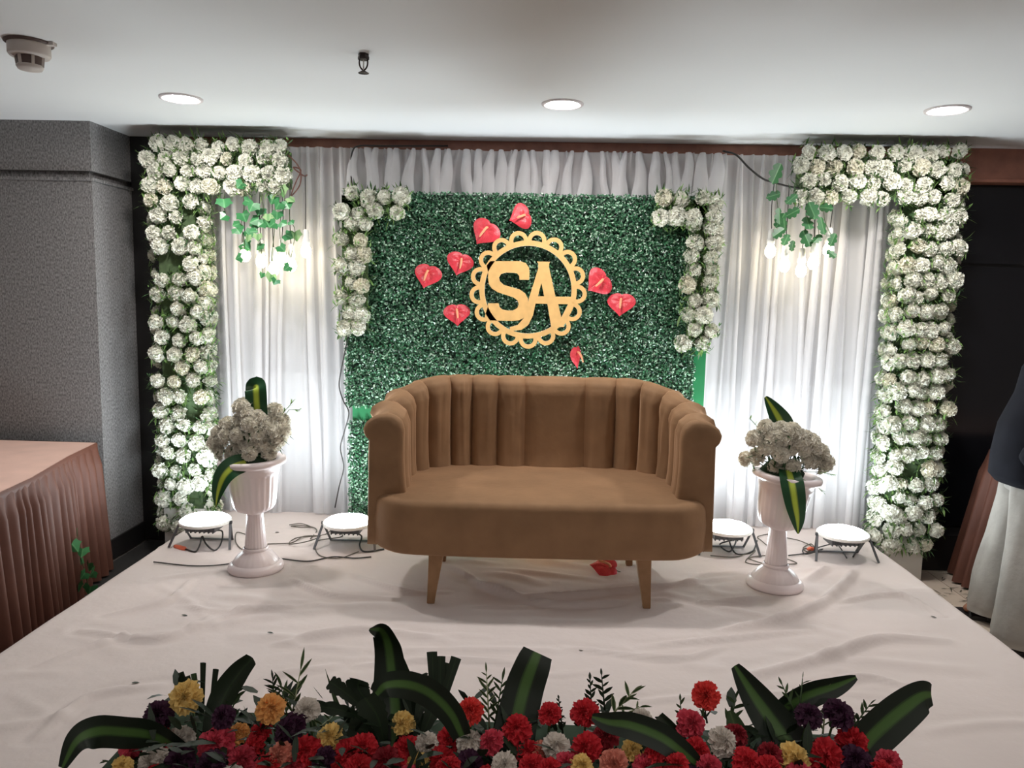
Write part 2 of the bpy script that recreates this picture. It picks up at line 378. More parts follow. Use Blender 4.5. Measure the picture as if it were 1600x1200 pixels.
for pts, w_, h_ in folds:
    sp = spline(pts, 6); best = np.full_like(GX, 9.); tt = np.zeros_like(GX); m = len(sp)
    for i in range(m-1):
        a, b = sp[i], sp[i+1]; dx, dy = b.x-a.x, b.y-a.y; L2 = dx*dx+dy*dy+1e-9
        t_ = np.clip(((GX-a.x)*dx+(GY-a.y)*dy)/L2, 0, 1); d_ = np.hypot(GX-a.x-t_*dx, GY-a.y-t_*dy)
        c_ = d_ < best; best = np.where(c_, d_, best); tt = np.where(c_, (i+t_)/(m-1), tt)
    H += h_*np.exp(-(best/w_)**2)*np.sin(pi*np.clip(tt, .02, .98))**.7 - .3*h_*np.exp(-((best-2*w_)/w_)**2)
H += .0022*np.sin(GX*9+3*np.sin(GY*2.1))*np.sin(GY*7+2*np.sin(GX*1.7))
for ox_, oy_, r0, r1 in ((-1.375, 3.66, .17, .30), (1.19, 3.66, .17, .30), (-1.775, 3.995, .18, .28), (-1.005, 4.04, .18, .28), (1.07, 4.14, .18, .28), (1.685, 4.105, .18, .28), (.1, 4.22, .18, .28), (-.45, 3.33, .06, .14), (.52, 3.35, .06, .14), (-.45, 3.87, .06, .14), (.52, 3.9, .06, .14)):
    H *= np.clip((np.hypot(GX-ox_, GY-oy_)-r0)/(r1-r0), 0, 1)
H = np.maximum(H, -.004)
def cz(x, y):               # cloth height at a point
    i = int(round((x-SX0)/(SX1-SX0)*nx)); j = int(round((y-SY0)/(SY1-SY0)*ny))
    return STAGE + float(H[max(0, min(ny, j)), max(0, min(nx, i))])
b = MB(); HH = H
def edge_wave(q): return .02*sin(q*11)+.012*sin(q*27+1)
def cl(u, v):               # rows: skirt bottom, skirt, rounded edge, top..., mirrored at the sides
    i = u*(nx+8); j = v*(ny+8)
    def ax(k, n, lo, hi):
        if k < 4: return lo, 4-k, -1
        if k > n+4: return hi, k-n-4, 1
        return lo+(hi-lo)*(k-4)/n, 0, 0
    x, ox, sx = ax(i, nx, SX0, SX1); y, oy, sy = ax(j, ny, SY0, SY1)
    ii = int(max(0, min(nx, round(i-4)))); jj = int(max(0, min(ny, round(j-4))))
    z = STAGE + float(HH[jj, ii])
    o = max(ox, oy)
    if o:
        z = [0, STAGE-.012, STAGE-.07, STAGE-.15, .004][int(round(o))]
        fl = [0, .012, .03, .05, .07][int(round(o))]
        if ox: x += sx*(fl+edge_wave(y*1.3)*fl*8*.3)
        if oy: y += sy*(fl if sy < 0 else fl*.2)
    return (x, y, z)
b.grid(cl, nx+8, ny+8)
tag(b.build('stage_cloth', MT['cloth']), 'creased white cloth spread over the low stage under the sofa', 'cloth')

# ------------------------------------------------------------------ curtains
def curtain(x0, x1, z0, z1, label, seed, n=200, nz=40, folds_=None, pleat=False, y=4.655):
    r = random.Random(seed); fs = []
    x = x0
    while x < x1:
        fs.append((x, r.uniform(.008, .026), r.uniform(.014, .036), r.uniform(-.07, .07), r.uniform(.3, 1)) if not pleat else (x, r.uniform(.014, .028), r.uniform(.035, .065), r.uniform(-.14, .14), 1))
        x += r.uniform(.03, .11) if not pleat else r.uniform(.05, .12)
    def fn(u, v):
        X = x0+(x1-x0)*u; Z = z0+(z1-z0)*v; d = 0
        for fx, w_, h_, dr_, k_ in fs:
            q = X-fx-dr_*(1-v)
            ww = w_*(1+.8*(1-v)) if not pleat else w_*(.3+1.5*min(1, (1-v)*3.5))
            a = h_*(k_+(1-k_)*v if not pleat else 1)
            if abs(q) < 4*ww: d += a*math.exp(-(q/ww)**2)
        d += .006*sin(X*14+2*v)
        if pleat: d = .085*math.tanh(d/.085)*min(1, .35+max(0, Z-2.17)*3)
        return (X, y-d, Z)
    b = MB(); b.grid(fn, n, nz)
    o = tag(b.build('sheer_curtain', MT['sheer']), label, 'curtain', 'sheer white backdrop curtains')
    x = x0+.03
    while x < x1-.03:       # gathers of the same cloth lying over it
        b = MB()
        if pleat: zb = 2.12; wt, wb_, sl, bulge = r.uniform(.008, .02), r.uniform(.022, .06), r.uniform(-.05, .05), .02; step = r.uniform(.045, .10)
        else: zb = z0+.03; wt, wb_, sl, bulge = r.uniform(.006, .016), r.uniform(.010, .034), r.uniform(-.06, .06), .014; step = r.uniform(.05, .16)
        def pf(u, v, X=x):
            q = 2*u-1; t = 1-v; ww = wt+(wb_-wt)*t**(.7 if pleat else .5); Z = zb+(z1-.004-zb)*v
            xx = X+sl*t+ww*q+.006*sin(7*v+X*40)
            return (xx, y-(.088 if pleat else .042)+(.03 if pleat and v > .7 else 0)*(v-.7)/.3-bulge*(1-q*q)-.004*sin(X*30), Z)
        b.grid(pf, 6, 10); b.build('gather', MT['sheer'], o); x += step
    return o
curtain(-2.06, -1.06, STAGE-.02, 2.458, 'sheer white curtain hanging behind the left bulb cluster', 3, 260)
curtain(.98, 2.10, STAGE-.02, 2.452, 'sheer white curtain hanging behind the right bulb cluster', 11, 280)
curtain(-1.12, 1.08, 1.9, 2.452, 'sheer white gathered valance above the green hedge panel', 23, 560, 24, pleat=True, y=4.64)
tag(MB().tube([(-2.1, 4.674, 2.44), (2.12, 4.674, 2.435)], .012, 10).build('curtain_rail', MT['white_plastic']), 'thin white rail carrying the backdrop curtains', 'curtain rail')

# ------------------------------------------------------------------ hedge wall
hw = thing('hedge_wall', 'green artificial boxwood hedge panel behind the brown sofa', 'hedge wall', (-.06, 4.54, STAGE+.006))
def rel(x, y, z): return (x+.06, y-4.54, z-STAGE)
bk = MB().box(-1.04, 1.055, .0, .03, .0, 1.94); bk.build('backing_cloth', MT['green_cloth'], hw, False)
def mat_leaves(x0, x1, z0, z1, n, seed):
    g = np.random.default_rng(seed); b = MB()
    px = g.uniform(x0, x1, n); pz = g.uniform(z0, z1, n); nar = (pz < 1.12) & (z1 > 1) & (px > .985); px = np.where(nar, px-g.uniform(.08, .9, n), px); py = -.012-.045*g.random(n)**1.0
    lump = .012*np.sin(px*13+2*np.sin(pz*7))*np.sin(pz*15+px*4)
    nrm = np.stack([g.normal(0, .55, n), -np.ones(n), g.normal(.15, .55, n)], 1); nrm /= np.linalg.norm(nrm, axis=1)[:, None]
    t = np.cross(nrm, g.normal(0, 1, (n, 3))); t /= np.linalg.norm(t, axis=1)[:, None]; bt = np.cross(nrm, t)
    L = g.uniform(.006, .011, n)[:, None]; W = L*g.uniform(.5, .75, n)[:, None]
    C = np.stack([px, py+lump, pz], 1)
    V = np.stack([C-t*L, C+bt*W+t*L*.2-nrm*.002, C+t*L, C-bt*W+t*L*.2-nrm*.002], 1).reshape(-1, 3)
    b.v = V.tolist(); b.f = [(4*i, 4*i+1, 4*i+2, 4*i+3) for i in range(n)]; b.uv = [(0, 0)]*(4*n)
    b.mi = np.where(g.random(n) < .18, 2, np.where(g.random(n) < .5, 1, 0)).tolist()
    return b
X0, X1 = -1.126+.06, .985+.06
for (x0, x1, z0, z1, n) in ((X0, X1, .70, 1.945, 58000), (X0+.02, X1-.02, .0, .60, 26000)):
    o = (MB().box(x0, x1, -.012, 0, 1.12, z1).box(x0, .98, -.012, 0, z0, 1.12) if z1 > 1 else MB().box(x0, x1, -.012, 0, z0, z1)).build('boxwood_mat', MT['hedge_back'], hw, False)
    stuff(mat_leaves(x0-.01, x1+.01, z0-.01, z1+.012, n, int(z0*10)).build('boxwood_leaves', [MT['hedge_a'], MT['hedge_b'], MT['hedge_c']], o, False))

# ------------------------------------------------------------------ flowers: shared heads
def carnation(seed, layers=((9, 88, 1.0), (8, 68, 1.0), (7, 48, .98), (6, 28, .94), (5, 13, .9), (3, 3, .86)), nu=6, nv=3, ruff=.16, flat=.8, core=1.0):
    r = random.Random(seed); b = MB()
    b.lathe([(.0001, -.1), (.5*core, -.08), (.78*core, .05*flat), (.74*core, .36*flat), (.55*core, .62*flat*core), (.28*core, .80*flat*core), (.0001, .86*flat*core)], 12)
    for n, tilt, L in layers:
        a0 = r.random()*6.28
        for k in range(n):
            a = a0+2*pi*k/n+r.uniform(-.15, .15); sp = pi/n*r.uniform(1.15, 1.5); ph = r.random()*6.28; tl = radians(tilt+r.uniform(-9, 9)); LL = L*r.uniform(.88, 1.06)
            def fn(u, v):
                q = 2*u-1; t = .25+.75*v
                az = a+q*sp*(.55+.45*t); el = tl+ruff*v*v*sin(5.5*q+ph)+.10*v*v*sin(13*q+2*ph)
                R = LL*t*(1-.10*q*q+.05*v*sin(11*q+ph*3)) 
                return (R*sin(el)*cos(az), R*sin(el)*sin(az), (R*cos(el))*flat)
            b.grid(fn, nu, nv)
    return b
PUFF = ((9, 92, 1.0), (9, 74, 1.0), (8, 56, 1.0), (7, 38, .98), (6, 22, .96), (5, 9, .95), (3, 2, .93))
def soft(seed): return carnation(seed, PUFF, 8, 3, .13, .85, .9)
def rose_variant(seed): return carnation(seed, PUFF, 8, 3, .16, .9, .86)
WF = [soft(1).mesh('white_carnation', MT['white_flower']), soft(2).mesh('white_carnation', MT['white_flower']),
      rose_variant(3).mesh('white_carnation', MT['white_flower']), soft(4).mesh('cream_carnation', MT['cream_flower'])]
IV = [rose_variant(5).mesh('ivory_carnation', MT['ivory_flower']), rose_variant(6).mesh('ivory_carnation', MT['ivory_flower'])]
CF = {k: [carnation(20+i*3+j, nu=8, nv=4, ruff=.2, core=.72).mesh(k+'_carnation', m) for j in range(2)] for i, (k, m) in enumerate(FC.items())}

def blade(b, p, d, L, w, bend=.3, up=Vector((0, 0, 1)), n=3, mi=0):
    d = Vector(d).normalized(); s = d.cross(up); s = s.normalized() if s.length > 1e-3 else Vector((1, 0, 0)); nn = s.cross(d)
    vs = []; uv = []
    for i in range(n+1):
        t = i/n; c = Vector(p)+d*L*t-nn*bend*L*t*t; ww = w*sin(pi*(.12+.86*t))
        vs += [c-s*ww, c+s*ww]; uv += [(0, t), (1, t)]
    b.add(vs, [(2*i, 2*i+1, 2*i+3, 2*i+2) for i in range(n)], uv, mi)

def fern_mass(pts, n, seed, L=(.03, .07)):
    r = random.Random(seed); b = MB()
    for k in range(n):
        p, d = r.choice(pts)
        q = Vector(p)+Vector((r.uniform(-.045, .045), r.uniform(-.02, .02), r.uniform(-.045, .045)))
        dd = Vector(d)*.75+Vector((r.gauss(0, .7), r.gauss(0, .4), r.gauss(0, .7)))
        blade(b, q, dd, r.uniform(*L), r.uniform(.003, .0075), r.uniform(-.3, .4), n=2, mi=0 if r.random() < .55 else 1)
    return b

def garland(name, label, spots, boxes, seed, leaves, size=.0465, group=None, origin=(0, 0, 0)):
    t = thing(name, label, 'flower garland', origin, 0, group)
    O = Vector(origin)
    b = MB()
    for q in boxes: b.box(q[0]-O.x, q[1]-O.x, q[2]-O.y, q[3]-O.y, q[4]-O.z, q[5]-O.z)
    b.build('frame', MT['post_green'], t, False)
    if boxes[0][4] < .01:
        q = boxes[0]; MB().box(q[0]-.012-O.x, q[1]+.012-O.x, q[2]-.012-O.y, q[3]-O.y, -O.z, .30-O.z).build('base_box', MT['box_white'], t, False)
    r = random.Random(seed); pts = []
    for p, d in spots:
        p = Vector(p)-O
        dd = Vector(d)+Vector((r.gauss(0, .22), 0, r.gauss(0, .22)))
        s = size*r.uniform(.88, 1.18)
        me = WF[r.choice((0, 0, 0, 1, 1, 1, 2, 2, 2, 3))]
        obj('carnation', me, t, p+Vector((r.uniform(-.008, .008), r.uniform(-.012, .008), r.uniform(-.008, .008))), facing(dd, r.random()*6.28), s)
        pts.append((p-Vector(d)*.012, d))
    stuff(fern_mass(pts, leaves, seed+1).build('fern_filler', [MT['fern'], MT['fern_dark']], t))
    return t
FRONT = (0, -1, 0)
def grid_spots(x0, x1, z0, z1, y, dx, dz, d=FRONT, seed=0, miss=.05):
    r = random.Random(seed); out = []; nz = max(1, round((z1-z0)/dz)); nxx = max(1, round((x1-x0)/dx))
    for j in range(nz+1):
        for i in range(nxx+1):
            if r.random() < miss: continue
            out.append(((x0+(x1-x0)*i/max(1, nxx)+r.uniform(-.016, .016)+(.018 if j % 2 else -.018), y, z0+(z1-z0)*j/max(1, nz)+r.uniform(-.012, .012)), d))
    return out
def side_spots(x, y0, y1, z0, z1, dz, s, seed, ny=2):
    r = random.Random(seed); out = []; nz = round((z1-z0)/dz)
    for j in range(nz+1):
        for i in range(ny):
            out.append(((x, y0+(y1-y0)*(i+.5)/ny+r.uniform(-.01, .01), z0+(z1-z0)*j/nz+r.uniform(-.015, .015)), (s, -.35, 0)))
    return out
# left arch
sp = grid_spots(-2.19, -1.985, .20, 2.10, 4.40, .085, .088, seed=1) + side_spots(-1.945, 4.42, 4.54, .22, 2.08, .092, 1, 2) + side_spots(-2.245, 4.42, 4.56, .25, 2.3, .10, -1, 3, 1)
sp += grid_spots(-2.20, -1.47, 2.19, 2.42, 4.40, .088, .078, seed=4, miss=.03)
garland('flower_arch', 'white carnation arch beside the granite pillar, flowers on a tall white column', sp, [(-2.20, -1.98, 4.43, 4.545, 0, 2.40), (-2.20, -1.46, 4.43, 4.57, 2.20, 2.41)], 5, 8000, group='tall white carnation arches', origin=(-2.09, 4.5, 0))
# right arch
sp = grid_spots(2.075, 2.30, .22, 2.10, 4.40, .085, .088, seed=6) + side_spots(2.02, 4.42, 4.54, .27, 2.08, .092, -1, 7) + side_spots(2.345, 4.42, 4.56, .3, 2.35, .095, 1, 8, 1)
sp += grid_spots(1.46, 2.28, 2.19, 2.43, 4.40, .088, .080, seed=9, miss=.03)
garland('flower_arch', 'white carnation arch beside the dark door, flowers on a tall white column', sp, [(2.07, 2.27, 4.43, 4.545, 0, 2.40), (1.46, 2.28, 4.43, 4.57, 2.20, 2.41)], 15, 8000, group='tall white carnation arches', origin=(2.18, 4.5, 0))
# hedge corners
sp = grid_spots(-1.11, -1.02, 1.40, 2.00, 4.45, .085, .082, seed=21, miss=0) + grid_spots(-1.10, -.82, 2.07, 2.16, 4.44, .085, .085, seed=22, miss=0)
garland('flower_corner', 'small white carnation garland on upper left corner of green hedge', sp, [(-1.14, -.99, 4.462, 4.48, 1.39, 2.16), (-1.14, -.8, 4.462, 4.48, 2.06, 2.16)], 25, 1500, .050, 'white corner garlands on the hedge', (-1.06, 4.47, 1.8))
sp = grid_spots(.875, .975, 1.36, 2.02, 4.45, .085, .085, seed=31, miss=0) + grid_spots(.70, .98, 2.06, 2.16, 4.44, .085, .085, seed=32, miss=.05)
garland('flower_corner', 'small white carnation garland on upper right corner of green hedge', sp, [(.86, .99, 4.462, 4.48, 1.34, 2.17), (.68, .99, 4.462, 4.48, 2.06, 2.16)], 35, 1700, .050, 'white corner garlands on the hedge', (.93, 4.47, 1.8))

# ------------------------------------------------------------------ anthuriums
def spathe_mesh():
    b = MB()
    def hp(a):
        x = 16.5*sin(a)**3*.9+2.2*sin(a); y = 13*cos(a)-2.6*cos(2*a)-1.0*cos(3*a)-.5*cos(4*a)
        return x/17, (y+1)/15.5
    nr, na = 6, 40
    vs = [(0, .15, -.10)]; fs = []
    for r in range(1, nr+1):
        q = r/nr
        for k in range(na):
            a = 2*pi*k/na; x, y = hp(a); X, Y = x*q, .15+(y-.15)*q
            z = -.10+.22*q-.30*q**3*(.5+.5*abs(x)) + .035*sin(9*a)*q*(1-q)*2 - .10*max(0, -Y)*q
            vs.append((X, Y, z))
    fs += [(0, 1+k, 1+(k+1) % na) for k in range(na)]
    for r in range(nr-1):
        for k in range(na):
            a = 1+r*na+k; c = 1+r*na+(k+1) % na; fs.append((a, a+na, c+na, c))
    b.add(vs, fs); return b.mesh('spathe', MT['red_spathe'])
SPM = spathe_mesh()
SPX = MB().tube(spline([(0, .34, -.04), (0, .25, .14), (.02, -.05, .28), (.04, -.45, .36)], 4), [.06, .07, .08, .085, .085, .085, .085, .085, .08, .075, .07, .06, .04], 8).mesh('spadix', MT['spadix'])
STM = MB().tube(spline([(0, .25, -.1), (0, .5, -.18), (.05, 1.0, -.25)], 4), .025, 5).mesh('stem', MT['stem'])
def anthurium(p, size, d, tip, label):
    t = thing('anthurium', label, 'flower', p, 0, 'red anthuriums'); Z = Vector(d).normalized(); T = RT*tip[0]-UP*tip[1] if len(tip) == 2 else Vector(tip)
    Y = -(T-Z*T.dot(Z)).normalized(); t.rotation_euler = Matrix((Y.cross(Z), Y, Z)).transposed().to_euler(); t.scale = (size,)*3
    obj('spathe', SPM, t); obj('spadix', SPX, t); obj('stem', STM, t)
for x, y, s, d, roll, l in (
    (814, 338, .076, (.25, -1, .1), (-1, .35), 'red anthurium topmost above the gold monogram'),
    (757, 362, .090, (-.2, -1, .15), (-.6, .8), 'red anthurium touching the upper left rim of the gold monogram'),
    (719, 411, .080, (.3, -1, .1), (-.3, 1), 'red anthurium just left of the monogram, beside its rim'),
    (667, 430, .084, (-.15, -1, .2), (-.3, 1), 'red anthurium farthest left of the monogram on the hedge'),
    (714, 490, .078, (.1, -1, .35), (.05, 1), 'red anthurium below left of the monogram, tip pointing down'),
    (936, 441, .086, (.2, -1, .1), (-.8, .6), 'red anthurium right of the monogram, the one nearest its rim'),
    (970, 474, .082, (-.25, -1, .3), (-.1, 1), 'red anthurium farthest right of the monogram on the hedge'),
    (903, 557, .078, (.95, -.45, .1), (.35, 1), 'red anthurium seen edge-on below the monogram')):
    anthurium(at(x, y, 4.435), s, d, roll, l)
p = atz(945, 893, STAGE); anthurium((p.x, p.y, cz(p.x, p.y)+.034), .085, (.1, -.45, 1), (-1, .1, 0), 'fallen red anthurium lying on the white cloth under the sofa')

# ------------------------------------------------------------------ monogram
sg = thing('monogram_sign', 'gold scalloped round sign with the letters SA on the hedge', 'sign', at(825, 453, 4.44))
K = .000646
def TF(th0):
    def T(x, y, t): return ((x-595)*K, -th0-t*1.0, -(y-585)*K)
    return T
def flat(name, polys, y0, th):
    b = MB()
    for i, pl in enumerate(polys):
        b.prism(pl, lambda x, y, t: ((x-595)*K, y0-t-.0004*i, -(y-585)*K), th, 0, 1)
    return b.build(name, [MT['gold'], MT['gold_edge']], sg, False, fix=True)
def annulus(name, r0, r1, a0, a1, n, th, c=(0, 0), parent=sg, y0=0.0):
    b = MB()
    def ring(r, y): return [(c[0]+r*cos(a0+(a1-a0)*i/n), y, c[1]+r*sin(a0+(a1-a0)*i/n)) for i in range(n+1)]
    A, B, C_, D = ring(r0, y0), ring(r1, y0), ring(r0, y0-th), ring(r1, y0-th)
    def strip(P, Q, mi): b.add(P+Q, [(i, i+1, i+n+2, i+n+1) for i in range(n)], mi=mi)
    strip(C_, D, 0); strip(A, B, 0); strip(A, C_, 1); strip(B, D, 1)
    return b
annulus('ring', 438*.0+.249, .279, 0, 2*pi, 96, .014).build('ring', [MT['gold'], MT['gold_edge']], sg, False, fix=True)
am = annulus('scallop', .030, .054, -.35, pi+.35, 24, .012).mesh('scallop', [MT['gold'], MT['gold_edge']], False, fix=True)
for k in range(17):
    a = radians(81+k*360/17); R0 = .283
    obj('scallop', am, sg, (R0*cos(a), -.001, R0*sin(a)), (0, -(a-pi/2), 0))
Spoly = [(225, 380), (255, 340), (520, 335), (570, 350), (600, 390), (605, 440), (603, 497), (517, 497), (515, 465), (495, 442), (460, 437), (395, 437), (355, 450), (336, 480), (345, 515), (380, 545), (520, 582), (570, 615), (597, 660), (600, 720), (590, 780), (560, 835), (520, 855), (470, 862), (250, 862), (215, 830), (240, 745), (243, 710), (338, 708), (345, 740), (370, 762), (410, 770), (465, 770), (505, 745), (516, 712), (505, 680), (470, 655), (330, 612), (275, 580), (247, 540), (240, 490), (238, 430)]
flat('letter_s', [Spoly], -.001, .013)
A1 = [(668, 335), (785, 335), (777, 350), (775, 385), (683, 385), (680, 350)]
A2 = [(684, 384), (740, 384), (712, 520), (685, 640), (665, 705), (645, 810), (605, 895), (545, 940), (440, 953), (442, 917), (510, 897), (560, 840), (590, 760), (603, 665), (640, 540)]
A3 = [(734, 384), (776, 384), (840, 640), (866, 705), (900, 835), (925, 905), (810, 912), (770, 705), (740, 640), (712, 520)]
A4 = [(684, 638), (984, 638), (984, 704), (664, 704)]
A5 = [(955, 700), (1010, 700), (925, 890), (880, 855)]
flat('letter_a', [A1, A2, A3, A4, A5], -.002, .013)

# ------------------------------------------------------------------ strap leaves
def strap(pts, width, name, m, parent, origin, thick=.0, curl=.12, prof=None, n=8):
    """a long leaf along pts; width tapers by prof(t); UV u runs across"""
    P = [Vector(p)-Vector(origin) for p in pts]; P = spline(P, n); mlen = len(P)
    b = MB(); vs = []; uv = []; NU = 6
    view = None
    for i, p in enumerate(P):
        t = i/(mlen-1); tg = (P[min(i+1, mlen-1)]-P[max(i-1, 0)]).normalized()
        s = tg.cross(Vector((0, -1, .25))); s = s.normalized() if s.length > .15 else (view or Vector((1, 0, 0)))
        if view is not None and s.dot(view) < 0: s = -s
        view = s; nn = s.cross(tg)
        w_ = width*(prof(t) if prof else max(.04, sin(pi*(.12+.86*t))**.8))
        for k in range(NU+1):
            q = 2*k/NU-1; vs.append(p+s*q*w_+nn*curl*w_*abs(q)**1.5*1.0); uv.append((k/NU, t))
    b.add(vs, [(i*(NU+1)+k, i*(NU+1)+k+1, (i+1)*(NU+1)+k+1, (i+1)*(NU+1)+k) for i in range(mlen-1) for k in range(NU)], uv)
    return b.build(name, m, parent)

# ------------------------------------------------------------------ urns and bouquets
def urn(x, y, label, tilt, z0):
    t = thing('urn', label, 'urn', (x, y, z0), 0, 'white pedestal urns')
    fl = lambda n, a_: (lambda a, k: 1+a_*abs(sin(n*a/2)))
    MB().lathe([(.0001, 0), (.132, 0), (.135, .012), (.130, .028), (.118, .036), (.112, .040)], 40).build('foot', MT['urn'], t)
    MB().lathe([(.113, .038), (.108, .05), (.088, .075), (.064, .092), (.060, .100)], 64, flute=fl(24, -.03)).build('foot_dome', MT['urn'], t)
    MB().lathe([(.060, .098), (.063, .106), (.056, .114)], 40).build('collar', MT['urn'], t)
    MB().lathe([(.053, .112), (.049, .16), (.044, .22), (.040, .27), (.040, .288)], 60, flute=fl(20, -.05)).build('stem', MT['urn'], t)
    bowl = MB().lathe([(.042, 0), (.052, .006), (.068, .012), (.088, .022), (.100, .040), (.107, .07), (.113, .12), (.120, .185), (.124, .205)], 96, flute=lambda a, k: 1+(-.035*abs(sin(12*a)) if 2 < k < 8 else 0)).build('bowl', MT['urn'], t, loc=(0, 0, .285))
    bowl.rotation_euler = (0, tilt, 0)
    MB().lathe([(.123, .200), (.128, .215), (.130, .235), (.142, .242), (.160, .250), (.163, .262), (.160, .275), (.150, .278), (.128, .276), (.122, .262), (.118, .20)], 64).build('rim', MT['urn'], bowl)
    return t
def bouquet(cx, cy, z0, label, pix, scale, org, Y0, leaves, sprigs, seed):
    O = Vector((cx, cy, z0)); t = thing('bouquet', label, 'bouquet', O, 0, 'white bouquets in the urns'); r = random.Random(seed)
    MB().lathe([(.0001, -.02), (.10, -.02), (.105, .0), (.06, .05), (.0001, .07)], 20).build('foam', MT['foam'], t)
    stm = MB(); pts = []
    ctr = at(org[0]+pix[0][0]/scale, org[1]+300/scale, Y0)
    xs = [org[0]+a/scale for a, _ in pix]; xm = sum(xs)/len(xs)
    for a, b_ in pix:
        X, Yp = org[0]+a/scale, org[1]+b_/scale
        e = (X-xm)/60; Y = Y0-.13+.10*abs(e)+.0010*max(0, 690-Yp)+r.uniform(0, .05)
        p = at(X, Yp, Y)-O
        d = Vector((p.x*1.2, p.y-.10, max(.02, p.z-.02)*1.0))
        obj('carnation', r.choice(IV), t, p, facing(d, r.random()*6), .044*r.uniform(.92, 1.15))
        stm.tube(spline([(p.x*.25, p.y*.25, -.01), p*.6, p-d.normalized()*.01], 3), .0025, 5); pts.append((p*.75, d.normalized()))
    stuff(stm.build('stems', MT['stem'], t))
    stuff(fern_mass(pts, 260, seed).build('fern_filler', [MT['fern_dark'], MT['fern_dark']], t))
    for pl, wd, prof, curl in leaves:
        strap([at(x, y, Y) for x, y, Y in pl], wd, 'strap_leaf', MT['dracaena'], t, O, prof=prof, curl=curl)
    for x, y, Y, dx, dz in sprigs:
        b = MB(); p = at(x, y, Y)-O; q = p+Vector((dx, 0, dz)); b.tube([p*.5, p, q], .0015, 5)
        for k in range(12):
            tt = k/11; c = p.lerp(q, tt); blade(b, c, Vector((dx, 0, dz)).normalized()+Vector((r.uniform(-.9, .9), r.uniform(-.5, .5), r.uniform(-.5, .9))), .022, .004, .2)
        b.build('sprig', MT['fern'], t)
    return t
ux1 = atz(398, 884, STAGE); ux2 = atz(1213, 910, STAGE)
ULY, URY = 3.66, 3.66
urn(-1.375, ULY, 'white pedestal urn on the stage, the one nearer the granite pillar', radians(-2), cz(-1.375, ULY)+.001)
urn(1.19, URY, 'white pedestal urn on the stage, the one nearer the dark door', radians(6), cz(1.19, URY)+.001)
LP = [(255, 170), (345, 235), (445, 195), (240, 260), (165, 280), (420, 260), (490, 250), (120, 330), (170, 345), (230, 340), (330, 330), (390, 290), (450, 320), (490, 310), (100, 385), (135, 430), (205, 445), (245, 395), (300, 440), (335, 385), (410, 440), (440, 390), (465, 355), (380, 385), (300, 275), (280, 210), (130, 380), (190, 290)]
bouquet(-1.375, ULY, .80, 'ivory carnation bouquet with a folded strap leaf, in the urn nearer the pillar', LP, 3.753, (310, 590), ULY,
    [([(400, 690, 3.66), (402, 650, 3.64), (401, 625, 3.63), (400, 609, 3.635), (400, 606, 3.66), (401, 620, 3.69), (402, 650, 3.70)], .053, lambda t: 1.0, .12),
     ([(384, 722, 3.55), (364, 730, 3.51), (350, 744, 3.49), (341, 767, 3.48), (337, 793, 3.48)], .050, lambda t: max(.05, sin(pi*(.3+.7*t))**.8), .2)],
    [(440, 648, 3.66, .06, .07), (452, 640, 3.66, .05, .0)], 41)
RP = [(200, 240), (280, 250), (140, 300), (210, 300), (250, 350), (310, 300), (330, 350), (200, 350), (370, 280), (420, 300), (455, 320), (400, 350), (470, 350), (500, 375), (90, 412), (150, 400), (260, 460), (350, 455), (285, 390), (460, 420), (530, 432), (430, 420), (495, 445), (290, 290), (345, 262), (385, 315), (250, 300)]
bouquet(1.19, URY, .80, 'ivory carnation bouquet with a leaf hanging in front, in the urn nearer the door', RP, 3.528, (1140, 600), URY,
    [([(1228, 690, 3.66), (1222, 665, 3.64), (1212, 645, 3.63), (1196, 620, 3.63)], .075, lambda t: .75*max(.03, sin(pi*(.35+.63*t))**.7), .15),
     ([(1232, 735, 3.56), (1237, 755, 3.50), (1242, 785, 3.48), (1246, 812, 3.48), (1247, 834, 3.48)], .054, lambda t: max(.04, sin(pi*(.32+.67*t))**.8), .15)],
    [(1285, 738, 3.62, .05, -.01), (1270, 755, 3.6, .05, -.04), (1185, 668, 3.66, -.04, .04)], 43)

# ------------------------------------------------------------------ sofa
so = thing('sofa', 'brown velvet two-seat sofa with channel-tufted curved back, on the white stage', 'sofa', (.038, 3.25, STAGE), radians(1.5))
SEAT_Z, BASE_Z = .485, .240
HWID = .785; RC = .44; DEP = .86
def plan(s):
    """outer plan of the back shell, s from -1 (left arm front) to 1 (right arm front)"""
    y0 = .15; L1 = DEP-RC-y0; L2 = RC*pi/2; L3 = HWID-RC; tot = L1+L2+L3
    q = abs(s); d = (1-q)*tot; sg_ = -1 if s < 0 else 1
    if d < L1: x, y, nx_, ny_ = HWID-.012*(1-d/L1), y0+d, 1, 0
    elif d < L1+L2:
        a = (d-L1)/RC; x, y = HWID-RC+RC*cos(a), DEP-RC+RC*sin(a); nx_, ny_ = cos(a), sin(a)
    else: x, y, nx_, ny_ = HWID-RC-(d-L1-L2), DEP, 0, 1
    return Vector((sg_*x, y, 0)), Vector((sg_*nx_, ny_, 0)), d/tot
def topz(f):                # f: 0 at the arm front, 1 at the middle of the back
    k = min(1, f/.62); k = k*k*(3-2*k)
    return .845+.115*k
